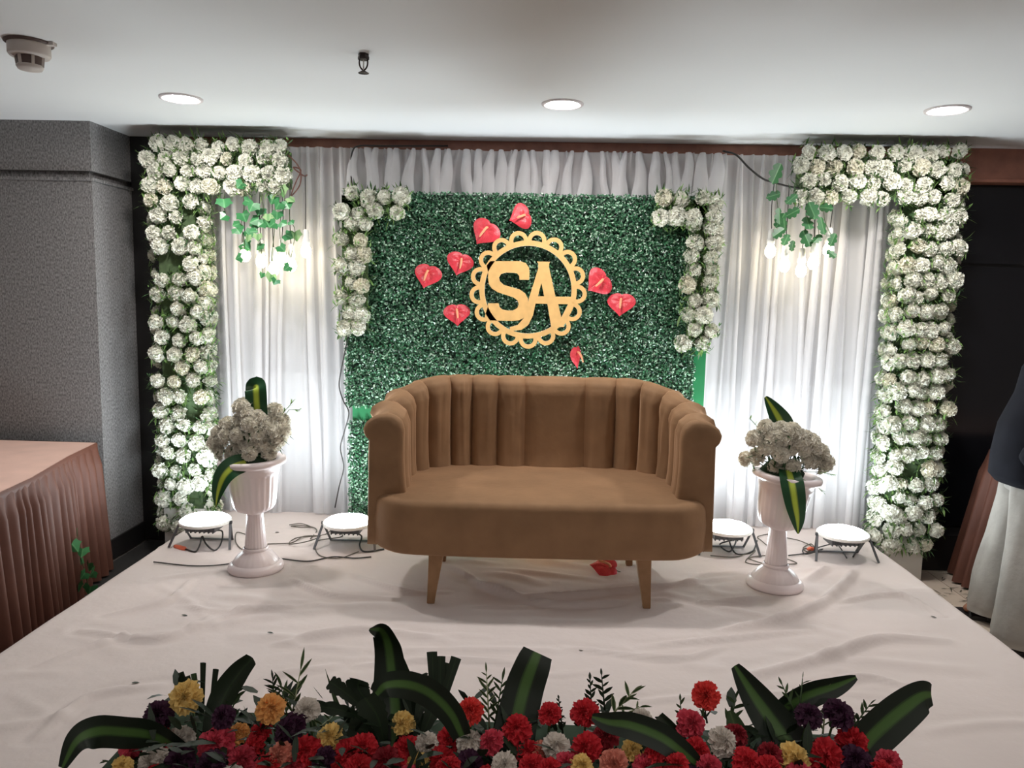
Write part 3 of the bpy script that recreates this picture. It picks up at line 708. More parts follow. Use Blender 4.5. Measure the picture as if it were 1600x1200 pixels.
def inner_prof(s, w):       # w 0..1 from the seat up the inner face, over the roll, to just under the outer lip
    p, n, f = plan(s); T = topz(f); th = .150
    # (offset inward from the outer face, height)
    prof = [(th+.005, SEAT_Z-.03), (th-.008, SEAT_Z+.06), (th-.012, SEAT_Z+.15), (th-.012, T-.13), (th-.010, T-.075), (th-.022, T-.032), (th-.052, T-.007), (th-.085, T), (.030, T-.010), (-.005, T-.034), (-.022, T-.068), (-.014, T-.100), (.004, T-.118)]
    k = w*(len(prof)-1); i = min(int(k), len(prof)-2); q = k-i
    o = prof[i][0]*(1-q)+prof[i+1][0]*q; z = prof[i][1]*(1-q)+prof[i+1][1]*q
    return p, n, o, z
seams = [-1, -.80, -.66, -.53, -.385, -.27, -.165, -.055, .185, .32, .455, .60, .74, .87, 1]
def channel(s0, s1, idx):
    b = MB(); NU, NV = 12, 36
    r = random.Random(idx+90)
    wr = [(r.uniform(.2, .9), r.uniform(.15, .42), r.uniform(-.8, .8), r.uniform(.003, .008)) for _ in range(4)]
    def fn(u, v):
        p, n, o, z = inner_prof(s0+(s1-s0)*u, v)
        q = 2*u-1; puff = max(0, 1-abs(q)**3.6)
        amp = .040*(1 if v < .75 else max(0, 1-(v-.75)/.25*.8))
        crease = 0
        for cu, cv, sl, h_ in wr:
            dd = (u-cu)-sl*(v-cv)*1.2; crease += h_*math.exp(-(dd/.06)**2)*math.exp(-((v-cv)/.16)**2)
        if (s0 == -1 and u < .5) or (s1 == 1 and u > .5): puff = max(puff, min(1, max(0, (v-.45)*6)))
        o2 = o-(.020 if v < .75 else .020*(1-v)/.25)*(1-puff)-.004+(amp-.016)*puff+crease
        # the puff moves the surface along the local outward direction of the profile
        if v > .5: z = z+(.010*puff-.006)*max(0, 1-abs(v-.58)/.25)
        x = p-n*o2
        return (x.x, x.y, z)
    b.grid(fn, NU, NV)
    return b.build('channel', MT['velvet'], so)
for i in range(len(seams)-1): channel(seams[i], seams[i+1], i)
# arm front panels
for sgn in (-1, 1):
    b = MB(); p, n, f = plan(sgn*1.0); ring = []
    for w_ in np.linspace(0, 1, 30):
        _, _, o, z = inner_prof(sgn*1.0, w_); ring.append((p-n*(o-.008 if w_ > .6 else o+.014), z))
    ring.append((p+n*.012, BASE_Z+.004)); ring.append((p-n*.15, BASE_Z+.004))
    c = sum((Vector((q.x, q.y, z)) for q, z in ring), Vector())/len(ring)
    m = len(ring); vs = []
    for k, sc in enumerate((1, 1.0, .9, .6)):
        for q, z in ring: 
            v_ = Vector((q.x, q.y, z)); vs.append(c+(v_-c)*sc+Vector((0, (.02, -.012, -.028, -.032)[k], 0)))
    vs.append(c+Vector((0, -.033, 0)))
    fs = [(k*m+i, k*m+(i+1) % m, (k+1)*m+(i+1) % m, (k+1)*m+i) for k in range(3) for i in range(m)] + [(3*m+i, 3*m+(i+1) % m, 4*m) for i in range(m)]
    b.add(vs, fs); b.build('arm_front', MT['velvet'], so, fix=True)
# outer shell with gathered wrinkles
b = MB()
def osh(u, v):
    s = -1+2*u; p, n, f = plan(s); T = topz(f); z = BASE_Z-.005+(T-.105-BASE_Z)*v
    wr = .004*sin(s*150+3*v)+.004*sin(s*63+5*v*v); o = -.004+.016*v*v*0-.006*sin(pi*v)+wr*(.4+.6*sin(pi*v))
    tuck = .05*max(0, .12-v)/.12
    x = p-n*(o+tuck*.6); return (x.x, x.y, z)
b.grid(osh, 240, 14, flip=True); b.build('outer_shell', MT['velvet'], so)
# seat with D-shaped front
def seat_plan(a):
    """closed outline by angle: straight front with rounded chamfered corners, sides, round back"""
    pts = [(-.56, 0), (-.3, -.012), (0, -.015), (.3, -.012), (.56, 0), (.635, .018), (.70, .065), (.748, .13), (.768, .21), (.770, .42), (.70, .62), (.55, .76), (.35, .80), (0, .80), (-.35, .80), (-.55, .76), (-.70, .62), (-.770, .42), (-.768, .21), (-.748, .13), (-.70, .065), (-.635, .018)]
    return pts
SP = spline([(x, y, 0) for x, y in seat_plan(0)]+[(-.56, 0, 0)], 5)[:-1]
def seat_ring(scale, z, dy=0):
    c = Vector((0, .40, 0)); return [Vector(((p.x-c.x)*(1-scale/.76)+c.x, (p.y-c.y)*(1-scale/.40)+c.y, z)) for p in SP]
rings = [seat_ring(.06, BASE_Z), seat_ring(.012, BASE_Z+.002), seat_ring(.002, BASE_Z+.014), seat_ring(0, BASE_Z+.05), seat_ring(-.004, BASE_Z+.13), seat_ring(0, SEAT_Z-.045), seat_ring(.004, SEAT_Z-.024), seat_ring(.014, SEAT_Z-.008), seat_ring(.03, SEAT_Z), seat_ring(.10, SEAT_Z+.008), seat_ring(.2, SEAT_Z+.012), seat_ring(.33, SEAT_Z+.013)]
b = MB(); m = len(SP)
vs = [v for r_ in rings for v in r_]
fs = [(k*m+i, k*m+(i+1) % m, (k+1)*m+(i+1) % m, (k+1)*m+i) for k in range(len(rings)-1) for i in range(m)]
fs += [tuple(range(m))[::-1], tuple((len(rings)-1)*m+i for i in range(m))]
b.add(vs, fs); b.build('seat', MT['velvet'], so)
for sx, sy in ((-1, .075), (1, .075), (-1, .62), (1, .62)):
    b = MB(); x = sx*.46; xb = sx*.485
    vs = []
    for z, cx_, w_, d_ in ((BASE_Z+.01, x, .034, .03), (.012, xb, .017, .018), (0, xb, .017, .018)):
        vs += [(cx_-w_, sy-d_, z), (cx_+w_, sy-d_, z), (cx_+w_, sy+d_, z), (cx_-w_, sy+d_, z)]
    b.add(vs, [(k*4+i, k*4+(i+1) % 4, k*4+4+(i+1) % 4, k*4+4+i) for k in range(2) for i in range(4)]+[(0, 1, 2, 3), (11, 10, 9, 8)])
    bevel(b.build('leg', MT['velvet_leg'], so, False, fix=True), .004)

# ------------------------------------------------------------------ flood lights
def flood(x, y, label, rz=0, cord=None, plug=False):
    z0 = cz(x, y)+.002
    t = thing('floodlight', label, 'floodlight', (x, y, z0), rz, 'LED floodlights standing on the stage')
    MB().lathe([(.134, .122), (.136, .128), (.136, .136), (.130, .1385), (.124, .138)], 40).build('bezel', MT['white_plastic'], t)
    MB().lathe([(.0001, .118), (.10, .118), (.128, .121), (.134, .124)], 40).build('back_shell', MT['black'], t)
    MB().lathe([(.0001, .168), (.04, .1665), (.08, .161), (.11, .152), (.126, .141), (.129, .136)], 40).build('lens', MT['flood_lens'], t)
    hs = MB().box(-.075, .075, -.06, .06, .085, .119)
    for k in range(7): hs.box(-.08+.024*k, -.074+.024*k, -.065, .065, .080, .119)
    hs.build('heat_sink', MT['bracket'], t, False)
    for s in (-1, 1):
        b = MB(); b.bar((s*.137, 0, .124), (s*.165, -.085, .003), .013, .004); b.build('leg', MT['bracket'], t, False)
        b = MB(); b.bar((s*.137, 0, .124), (s*.115, .075, .003), .013, .004); b.build('leg', MT['bracket'], t, False)
        MB().tube([(s*.132, 0, .126), (s*.146, 0, .126)], .009, 8).build('pivot_screw', MT['black'], t)
    b = MB(); b.bar((-.12, .075, .006), (.12, .075, .006), .016, .005); b.build('crossbar', MT['bracket'], t, False)
    if cord:
        c = [Vector((px - x, py - y, pz - z0)) for px, py, pz in cord]
        MB().tube(spline([Vector((.05, -.05, .09))]+c, 6), .0045, 6).build('cord', MT['cable'], t)
        if plug:
            a = c[-1]; d = (c[-1]-c[-2]).normalized(); d.z = 0
            MB().tube([a, a+d*.01, a+d*.05, a+d*.085, a+d*.09], [.008, .013, .013, .010, .005], 10).build('plug', MT['orange'], t)
    return t
def C(pts, z=STAGE+.006):
    out = []
    for q in pts:
        p = atz(q[0], q[1], z+(q[2] if len(q) > 2 else 0)); out.append(p)
    return out
flood(-1.775, 3.995, 'lit floodlight beside the granite pillar, with an orange plug', 0, C([(347, 830, .05), (345, 850), (335, 860), (322, 850, .03), (316, 838, .06), (312, 852, .02), (305, 862), (290, 858)]), True)
flood(-1.005, 4.04, 'lit floodlight at the hedge end of the left curtain, partly behind the sofa arm', 0, C([(565, 838, .03), (562, 852), (570, 862), (600, 858)]))
flood(1.07, 4.14, 'floodlight between the sofa arm and the right urn, mostly behind the arm', 0, C([(1125, 850), (1140, 862, .01), (1150, 845, .04), (1140, 845, .04), (1150, 865), (1175, 862), (1183, 845, .02)]))
flood(1.685, 4.105, 'lit floodlight in front of the right flower column', 0, C([(1347, 845, .03), (1338, 860), (1333, 870)]))
flood(.10, 4.22, 'floodlight standing out of sight between the sofa back and the hedge')
# ------------------------------------------------------------------ cables
def cable(name, label, pts, r=.0035, m='cable', n=8): return tag(MB().tube(spline(pts, n), r, 6).build(name, MT[m]), label, 'cable')
cable('floor_cable', 'long dark cable crossing the cloth in front of the left urn', C([(240, 878), (300, 884), (350, 882), (390, 873), (430, 872), (480, 877), (520, 870), (555, 872), (580, 870)]))
cable('floor_cable', 'loose coil of thin wire beside the left floodlights', C([(418, 850), (455, 848), (475, 838), (500, 838), (480, 846, .02), (452, 850), (465, 840), (505, 836), (520, 828), (535, 838, .02), (500, 844), (492, 852), (500, 868), (530, 872), (560, 862)]), .003, 'cable_grey')
cable('floor_cable', 'small grey wire loop with a reddish joint behind the left urn', C([(452, 820), (470, 818), (485, 823), (470, 824, .012), (455, 822), (480, 822), (495, 828), (485, 842)]), .003, 'cable_grey')
cable('floor_cable', 'thin grey wire curling out from behind the left urn stem', C([(385, 835), (370, 832), (368, 845), (375, 856), (385, 860)]), .003, 'cable_grey')
cable('floor_cable', 'tangled grey wires on the cloth behind the right urn', C([(1110, 868), (1150, 870), (1180, 860), (1165, 878), (1195, 882), (1170, 872), (1200, 868), (1225, 872), (1245, 880), (1225, 880), (1215, 866), (1190, 845), (1185, 838), (1215, 832)]), .003, 'cable_grey')
cable('floor_cable', 'dark wire from the right urn to the right-hand floodlight', C([(1232, 868), (1262, 864), (1285, 858), (1260, 866, .01), (1255, 858), (1275, 856), (1300, 850, .03), (1310, 852), (1323, 872)]), .0035)
cable('floor_cable', 'grey wire arching over the cloth right of the right urn stem', C([(1228, 840), (1250, 845), (1270, 855), (1262, 862), (1255, 856), (1268, 850), (1275, 862)]), .003, 'cable_grey')
b = MB(); p = atz(1262, 858, STAGE+.014); b.tube([p, p+Vector((.02, .01, 0)), p+Vector((.05, .0, 0))], [.008, .013, .006], 8)
tag(b.build('wire_plug', MT['orange']), 'small orange plug among wires right of the right urn', 'plug')
cable('wall_cable', 'thin black cable running down the left edge of the hedge', [at(*q) for q in ((545, 520, 4.44), (537, 560, 4.44), (530, 600, 4.46), (536, 625, 4.46), (545, 645, 4.44), (538, 675, 4.46), (532, 700, 4.47), (537, 730, 4.47), (530, 760, 4.48))] + C([(522, 800), (518, 815)]), .004)
cable('wall_cable', 'black cable from the wood beam down to the left hedge corner', [at(*q) for q in ((700, 228, 4.67), (600, 228, 4.60), (562, 228, 4.575), (551, 236, 4.56), (548, 260, 4.55), (550, 290, 4.53))], .005)
cable('wall_cable', 'black cable sagging from the wood beam to the right bulbs', [at(*q) for q in ((1130, 236, 4.64), (1150, 242, 4.55), (1170, 262, 4.52), (1190, 278, 4.5), (1205, 284, 4.48), (1235, 292, 4.46), (1250, 294, 4.44))], .006)
cable('wall_cable', 'brown twisted wire looping off the end of the left arch', [at(*q) for q in ((450, 242, 4.42), (463, 255, 4.4), (470, 270, 4.41), (468, 290, 4.42), (455, 306, 4.42), (462, 285, 4.4), (470, 266, 4.42), (458, 262, 4.41), (475, 275, 4.42), (480, 273, 4.43))], .004, 'cable_brown')

# ------------------------------------------------------------------ pendant bulbs
def pendant(x, y, ytop, Y, label, group):
    p = at(x, y, Y); top = at(x, ytop, Y).z-p.z+.06
    t = thing('pendant_bulb', label, 'pendant bulb', p+Vector((0, 0, -.05)), 0, group)
    j = random.uniform(-.01, .01)
    MB().tube(spline([(0, 0, .145), (j, 0, .145+(top-.145)*.5), (0, 0, top)], 5), .0028, 5).build('cord', MT['cable'], t)
    MB().lathe([(.0001, .150), (.010, .149), (.016, .142), (.018, .12), (.018, .095), (.022, .092), (.022, .068), (.0001, .066)], 16).build('lamp_holder', MT['white_plastic'], t)
    MB().lathe([(.0001, -.012), (.014, -.009), (.026, .006), (.030, .022), (.027, .042), (.018, .060), (.014, .070)], 20).build('bulb', MT['bulb'], t)
LB = [(383, 392, 'first'), (408, 402, 'second'), (428, 414, 'third'), (441, 400, 'fourth'), (455, 408, 'fifth'), (478, 386, 'sixth')]
for x, y, n in LB: pendant(x, y, 290 if n != 'sixth' else 276, 4.40, n+' lit bulb counting from the pillar in the left hanging cluster', 'left hanging bulbs')
RB = [(1204, 386, 285, 'first'), (1226, 408, 295, 'second'), (1252, 416, 300, 'third'), (1271, 404, 300, 'fourth'), (1295, 384, 300, 'fifth')]
for x, y, yt, n in RB: pendant(x, y, yt, 4.40, n+' lit bulb counting from the hedge in the right hanging cluster', 'right hanging bulbs')

# ------------------------------------------------------------------ vines
def ivy_leaf():
    out = [(0, 0), (.35, -.22), (.75, -.30), (.80, .05), (1.0, .42), (.70, .55), (.45, .85), (0, 1.25), (-.45, .85), (-.70, .55), (-1.0, .42), (-.80, .05), (-.75, -.30), (-.35, -.22)]
    b = MB(); vs = [(0, .3, .10)]; uv = [(.5, .4)]
    for x, y in out: vs.append((x*.8, y*.8, .10-.22*abs(x)-.1*max(0, y-.5))); uv.append((.5+.5*x, .3+.5*y))
    n = len(out); b.add(vs, [(0, 1+i, 1+(i+1) % n) for i in range(n)], uv); return b
def split_leaf():
    out = []; 
    for k in range(25):
        a = -pi/2+2*pi*k/24; r_ = (.62 if k % 3 == 2 and 3 < k < 21 else 1.0); out.append((.72*cos(a)*r_, 1.0*sin(a)*(.8+.2*r_)+.5))
    b = MB(); vs = [(0, .5, .10)]; uv = [(.5, .5)]
    for x, y in out[:-1]: vs.append((x, y, .10-.22*abs(x))); uv.append((.5+.7*x, y/1.6))
    n = len(out)-1; b.add(vs, [(0, 1+i, 1+(i+1) % n) for i in range(n)], uv); return b
IVY = [ivy_leaf().mesh('ivy_leaf', MT['ivy'], False), ivy_leaf().mesh('ivy_leaf', MT['ivy_pale'], False)]
MON = [split_leaf().mesh('variegated_leaf', MT['monstera'], False)]
def vine(name, label, leaves, org, sc, meshes, size, strands, seed, Y=4.36, loc=None):
    O = loc or at(org[0]+100, org[1]+40, Y); t = thing(name, label, 'vine', O); r = random.Random(seed)
    for st_ in strands: MB().tube(spline([at(org[0]+a/sc, org[1]+b_/sc, Y+.015)-O for a, b_ in st_], 4), .002, 5).build('stem', MT['stem'], t)
    for q in leaves:
        a, b_ = q[:2]; k = q[2] if len(q) > 2 else 1
        p = at(org[0]+a/sc, org[1]+b_/sc, Y+r.uniform(-.03, .03))-O
        obj('leaf', meshes[-1] if (len(meshes) > 1 and r.random() < .28) else meshes[0], t, p, facing((r.gauss(0, .4), -1, r.gauss(.2, .35)), pi+r.gauss(0, .7)), size*k*r.uniform(.85, 1.15))
    return t
IL = [(160, 395, 1.2), (180, 525, .9), (340, 400), (420, 425, 1.2), (320, 510, 1.2), (300, 600), (350, 660), (390, 670, 1.1), (480, 470), (460, 560, 1.1), (520, 560, 1.2), (560, 560, 1.2), (620, 500, 1.1), (650, 290, 1.3), (590, 370), (690, 410, 1.1), (640, 420), (600, 590), (650, 590), (330, 770, 1.2), (480, 770, 1.2), (640, 790, 1.1), (690, 690, 1.2), (770, 670, 1.1), (730, 580, .8), (310, 880), (720, 960), (490, 1020, .7), (570, 1030, .9), (610, 1075, .8), (320, 250, .9), (720, 380), (540, 520), (430, 590), (370, 700), (270, 640), (500, 590), (450, 690, .8)]
vine('ivy_garland', 'trailing green ivy hanging over the left bulb cluster', IL, (320, 240), 5.455, IVY, .045,
     [[(330, 280), (335, 450), (310, 600), (340, 780), (310, 880)], [(470, 330), (500, 480), (450, 640), (480, 800), (490, 1020)], [(590, 330), (600, 500), (590, 700), (570, 900), (610, 1080)], [(650, 250), (680, 400), (640, 600), (650, 790)], [(720, 380), (725, 560), (770, 670), (720, 960)], [(170, 340), (160, 420), (180, 530)]], 51)
ML = [(305, 130, 1.5), (295, 350, 1.2), (310, 500, 1.3), (350, 570, 1.3), (455, 490, 1.2), (580, 450, 1.4), (550, 570, 1.1), (685, 460), (670, 580, 1.3), (530, 690, 1.3), (330, 660), (380, 710), (655, 710), (780, 710), (740, 840, .8), (440, 370, 1.1), (430, 765, .7), (340, 540, 1.1), (600, 480, 1.1)]
vine('leaf_garland', 'trailing variegated split-leaf vine hanging over the right bulb cluster', ML, (1160, 240), 5.455, MON, .040,
     [[(300, 80), (290, 350), (330, 600), (380, 760)], [(560, 330), (560, 500), (530, 720)], [(620, 330), (640, 520), (655, 740)], [(700, 330), (700, 560), (780, 740)], [(440, 330), (450, 500)]], 53)
p = at(115, 890, 3.98)
vine('ivy_sprig', 'small ivy sprig on the floor beside the left table skirt', [(0, 0), (18, 8), (8, 25), (28, 30), (36, 42), (22, 45), (12, 62), (30, 66), (40, 72), (50, 70)], (112, 850), 1.0, IVY, .046, [[(8, -25), (10, 5), (20, 40), (30, 80)]], 57, 3.72)

# ------------------------------------------------------------------ skirted tables
def skirted_table(name, label, corners, h, seed, flare=.01):
    """corners: plan polygon counter-clockwise; pleated skirt all round"""
    t = thing(name, label, 'table', (0, 0, 0), 0, 'tables with brown pleated skirts'); n = len(corners); P = [Vector((x, y, 0)) for x, y in corners]
    b = MB(); b.prism([(p.x, p.y) for p in P], lambda x, y, q: (x, y, h-.008+q), .010, 0, 0); b.build('table_top', MT['table_cloth'], t, False, fix=True)
    c = sum(P, Vector())/n; r = random.Random(seed)
    per = []
    for i in range(n):
        a, e = P[i], P[(i+1) % n]; L = (e-a).length; k = max(2, int(L/.0075)); d = (e-a).normalized(); nn = Vector((d.y, -d.x, 0))
        if (a-c).dot(nn) < 0: nn = -nn
        for j in range(k): per.append((a.lerp(e, j/k), nn, j/k*L))
    m = len(per); ph = 0; ws = []
    for q in per: ws.append(ph); ph += .0075/(.070+.020*sin(ph*.9)+.014*sin(ph*2.3))
    ph = ws[-1]; 
    b = MB()
    def fn(u, v):
        k = int(round(u*m)) % m; p, nn, _ = per[k]; z = (h+.001)*(1-v)+.012*v
        g = .5+.5*sin(2*pi*ws[k]); g = g**.7
        amp = .002+(.022+.034*v)*min(1, v*6)
        o = .004+amp*g+flare*v+.012*v*sin(ws[k]*1.3)
        return (p.x+nn.x*o, p.y+nn.y*o, z)
    b.grid(fn, m, 12, True); b.build('skirt', MT['skirt'], t)
    b = MB()
    def fn2(u, v):
        k = int(round(u*m)) % m; p, nn, _ = per[k]; return (p.x+nn.x*(.006+.004*sin(pi*v)), p.y+nn.y*(.006+.004*sin(pi*v)), h+.003-.035*v)
    b.grid(fn2, m, 3, True); b.build('skirt_band', MT['skirt'], t)
    for p in P:
        q = p.lerp(c, .10); MB().tube([(q.x, q.y, 0), (q.x, q.y, h-.008)], .018, 8).build('leg', MT['black'], t)
    return t
skirted_table('skirted_table', 'brown skirted table with pinkish cloth top beside the granite pillar', [(-2.46, 4.16), (-2.40, 3.80), (-2.29, 3.35), (-2.21, 2.75), (-3.5, 2.75), (-3.9, 4.16)], .74, 61)
skirted_table('skirted_table', 'brown skirted table by the dark door behind the standing person', [(2.66, 4.50), (2.62, 4.42), (2.62, 4.16), (2.72, 3.85), (3.7, 3.85), (3.7, 4.50)], .775, 62, .10)

# ------------------------------------------------------------------ small litter
for i, (x, y, l) in enumerate(((418, 992, 'tiny dark leaf scrap on the cloth left of the sofa'), (206, 1067, 'tiny dark leaf scrap on the cloth above the flowers at left'), (905, 1017, 'tiny dark leaf scrap on the cloth in front of the sofa'), (1454, 965, 'tiny dark leaf scrap on the cloth near the right stage edge'), (430, 832, 'tiny dark leaf scrap on the cloth behind the left urn'), (284, 962, 'tiny dark leaf scrap on the cloth near the left stage edge'))):
    p = atz(x, y, STAGE); b = MB(); blade(b, (0, 0, 0), (1, random.uniform(-.5, .5), .05), .025, .006, .2)
    o = b.build('leaf_scrap', MT['leaf_dark'], loc=(p.x, p.y, cz(p.x, p.y)+.005)); tag(o, l, 'leaf', 'leaf scraps on the stage cloth')
b = MB()
for k in range(34):
    p = atz(random.uniform(1470, 1540), random.uniform(905, 985), 0); p.z = .004
    if p.x < 2.08: continue
    blade(b, p, (random.uniform(-1, 1), random.uniform(-.4, .4), .03), random.uniform(.03, .09), .003, .05, n=2)
stuff(tag(b.build('leaf_litter', MT['leaf_dark']), 'scattered dry leaf bits on the tile floor right of the stage', 'leaf litter'))

# ------------------------------------------------------------------ front flower arrangement on its table
TB = .50
ft = thing('flower_stand', 'low stand carrying the mixed flower arrangement in front of stage', 'table', (-.07, 1.45, 0))
MB().box(-.84, .84, -.22, .16, TB-.03, TB).build('table_top', MT['box_white'], ft, False)
for sx in (-1, 1):
    for sy in (-.2, .18): MB().box(sx*.8-.02, sx*.8+.02, sy-.02, sy+.02, 0, TB-.03).build('leg', MT['box_white'], ft, False)
O = Vector((-.07, 1.45, TB))
fa = thing('flower_arrangement', 'long row of red, pink, yellow, purple and white carnations in front of stage', 'flower arrangement', O)
MB().box(-.76, .76, -.15, .13, 0, .16).build('trough', MT['trough'], fa, False)
fm = MB().box(-.75, .75, -.14, .12, .15, .20); bevel(fm.build('foam', MT['foam'], fa, False), .01)
def yfor(y): return 1.33+max(0, 1200-y)*.0016
FL = [(292, 1089, 48, 'yellow'), (247, 1119, 42, 'purple'), (349, 1121, 34, 'purple'), (422, 1108, 44, 'orange'), (456, 1142, 52, 'purple'), (208, 1167, 38, 'pink'), (247, 1161, 45, 'red'), (283, 1159, 45, 'white'), (339, 1164, 52, 'pink'), (371, 1149, 36, 'orange'), (409, 1146, 36, 'red'), (399, 1168, 36, 'red'), (480, 1110, 38, 'white'), (516, 1153, 40, 'yellow'), (480, 1176, 48, 'red'), (439, 1183, 42, 'peach'), (508, 1189, 40, 'purple'), (379, 1187, 42, 'pink'), (240, 1191, 45, 'white'), (283, 1191, 45, 'purple'), (191, 1198, 28, 'yellow'), (547, 1177, 46, 'red'), (568, 1168, 42, 'red'), (637, 1174, 48, 'red'), (630, 1131, 36, 'yellow'), (604, 1191, 44, 'darkred'),
      (734, 1112, 42, 'coral'), (704, 1155, 40, 'red'), (734, 1162, 42, 'white'), (769, 1160, 40, 'pink'), (808, 1141, 46, 'red'), (824, 1176, 38, 'red'), (666, 1163, 36, 'white'), (859, 1116, 36, 'red'), (869, 1168, 44, 'white'), (914, 1115, 44, 'red'), (917, 1169, 46, 'red'), (991, 1172, 38, 'yellow'), (1028, 1182, 44, 'red'), (959, 1193, 42, 'peach'), (734, 1195, 42, 'purple'), (787, 1195, 40, 'white'), (652, 1196, 38, 'yellow'), (908, 1196, 34, 'yellow'), (616, 1193, 40, 'red'), (947, 1152, 40, 'darkred'), (1003, 1124, 32, 'white'), (1078, 1131, 44, 'pink'), (1103, 1087, 42, 'coral'), (1087, 1176, 44, 'red'), (847, 1178, 38, 'peach'), (690, 1187, 40, 'red'), (831, 1198, 40, 'red'), (885, 1195, 38, 'pink'),
      (1127, 1160, 44, 'white'), (1108, 1198, 36, 'pink'), (1165, 1192, 44, 'red'), (1203, 1180, 38, 'darkred'), (1239, 1187, 46, 'yellow'), (1289, 1182, 50, 'red'), (1330, 1160, 46, 'red'), (1263, 1120, 38, 'purple'), (1309, 1117, 46, 'purple'), (1335, 1191, 46, 'purple'), (1388, 1191, 34, 'pink'), (1057, 1197, 38, 'red'), (1150, 1150, 36, 'darkred'), (560, 1198, 40, 'red'), (420, 1200, 40, 'red'), (330, 1198, 44, 'purple'), (1010, 1200, 40, 'pink'), (700, 1202, 40, 'red'), (460, 1202, 40, 'pink'), (1200, 1205, 44, 'red'), (860, 1205, 40, 'red'), (1250, 1215, 42, 'pink'), (1380, 1212, 40, 'red'), (520, 1215, 42, 'red'), (640, 1218, 42, 'pink'), (760, 1220, 42, 'red'), (950, 1220, 42, 'yellow'), (1090, 1222, 42, 'purple'), (240, 1222, 42, 'red'), (360, 1220, 42, 'white')]
CAL = MB().lathe([(.0001, -1.15), (.18, -1.1), (.26, -.6), (.42, -.12), (.3, .1)], 8).mesh('calyx', MT['stem'])
for i, (x, y, d, c) in enumerate(FL):
    Y = yfor(y)+random.uniform(-.02, .02)-(.05 if y < 1125 else 0); p = at(x, y, Y)-O
    dist = (p+O-CAM).length; rad = d*.5*dist/F*.98
    dr_ = Vector((p.x*.0+random.gauss(0, .25), -.75+random.gauss(0, .2), .75))
    o = obj('carnation', random.choice(CF[c]), fa, p, facing(dr_, random.random()*6.28), rad)
    o['label'] = ('deep ' if c in ('purple',) else '')+c.replace('darkred', 'dark red')+' carnation'
    obj('calyx', CAL, o)
    base = Vector((max(-.73, min(.73, p.x*.97)), max(-.12, min(.10, p.y*.6)), .19))
    back = p-dr_.normalized()*rad*.9
    MB().tube(spline([base, base.lerp(back, .6)+Vector((0, 0, .01)), back], 4), .0025, 5).build('stem', MT['stem'], o if False else fa)
def leafpx(pts, w, m='dracaena_dark', prof=None, curl=.15, name='strap_leaf'):
    return strap([at(x, y, Y) for x, y, Y in pts], w, name, MT[m], fa, O, prof=prof, curl=curl)
wide = lambda t: max(.05, sin(pi*(.22+.76*t))**.6)
cut = lambda t: .75+.25*sin(pi*t)
leafpx([(285, 1175, 1.40), (240, 1150, 1.36), (195, 1143, 1.32), (150, 1143, 1.28), (120, 1158, 1.26), (97, 1200, 1.25)], .032, prof=lambda t: max(.08, sin(pi*(.2+.75*t))**.8))
leafpx([(328, 1180, 1.44), (338, 1125, 1.47), (352, 1085, 1.49), (375, 1050, 1.50), (395, 1028, 1.50)], .026, 'leaf_dark', lambda t: .55+.45*sin(pi*t), .5)
for q in (((318, 1150), (283, 1050)), ((320, 1150), (303, 1052)), ((316, 1145), (318, 1035)), ((325, 1150), (338, 1045)), ((322, 1150), (293, 1056))):
    (a, b_), (c, d) = q; leafpx([(a, b_, 1.54), ((a+c)/2, (b_+d)/2, 1.55), (c, d, 1.56)], .006, 'leaf_mid' if c == 303 else 'leaf_dark', lambda t: .5+.6*t, .3)
leafpx([(620, 1190, 1.42), (618, 1110, 1.48), (612, 1050, 1.50), (606, 1005, 1.50), (596, 985, 1.46), (577, 983, 1.42)], .050, prof=lambda t: max(.06, (1-t)**.55*(.75+.25*t)), curl=.3)
leafpx([(600, 1180, 1.46), (597, 1100, 1.50), (594, 1050, 1.52), (588, 1003, 1.53)], .030, 'leaf_dark', prof=lambda t: max(.06, 1-t*.9), curl=.3)
leafpx([(640, 1190, 1.47), (640, 1120, 1.51), (630, 1060, 1.53), (618, 1010, 1.54)], .045, 'leaf_dark', prof=lambda t: max(.06, 1-t*.85), curl=.2)
leafpx([(722, 1150, 1.36), (705, 1115, 1.35), (675, 1085, 1.33), (640, 1070, 1.30), (605, 1070, 1.28), (588, 1085, 1.28)], .026, prof=lambda t: max(.1, sin(pi*(.18+.7*t))**.6), curl=.15)
for q in (((680, 1110), (675, 1018)), ((688, 1110), (688, 1025)), ((690, 1100), (713, 1027)), ((684, 1110), (696, 1035))):
    (a, b_), (c, d) = q; leafpx([(a, b_, 1.49), ((a+c)/2, (b_+d)/2, 1.50), (c, d, 1.51)], .011, 'leaf_dark', lambda t: .7+.3*t, .15)
leafpx([(800, 1190, 1.42), (805, 1140, 1.46), (818, 1080, 1.49), (832, 1040, 1.50), (840, 1020, 1.51)], .045, prof=lambda t: .95-.25*t*t, curl=.12)
leafpx([(1090, 1195, 1.34), (1062, 1172, 1.34), (1030, 1150, 1.35), (985, 1133, 1.36), (950, 1128, 1.37), (925, 1120, 1.38)], .026, prof=lambda t: max(.05, sin(pi*(.12+.84*t))**.7), curl=.2)
leafpx([(1262, 1200, 1.40), (1235, 1165, 1.44), (1205, 1125, 1.47), (1175, 1082, 1.49), (1148, 1040, 1.50)], .040, prof=lambda t: max(.12, sin(pi*(.3+.66*t))**.7), curl=.35)
leafpx([(1205, 1130, 1.49), (1230, 1105, 1.50), (1265, 1085, 1.50), (1305, 1072, 1.50), (1338, 1058, 1.50)], .026, prof=lambda t: max(.05, sin(pi*(.2+.78*t))**.6), curl=.3)
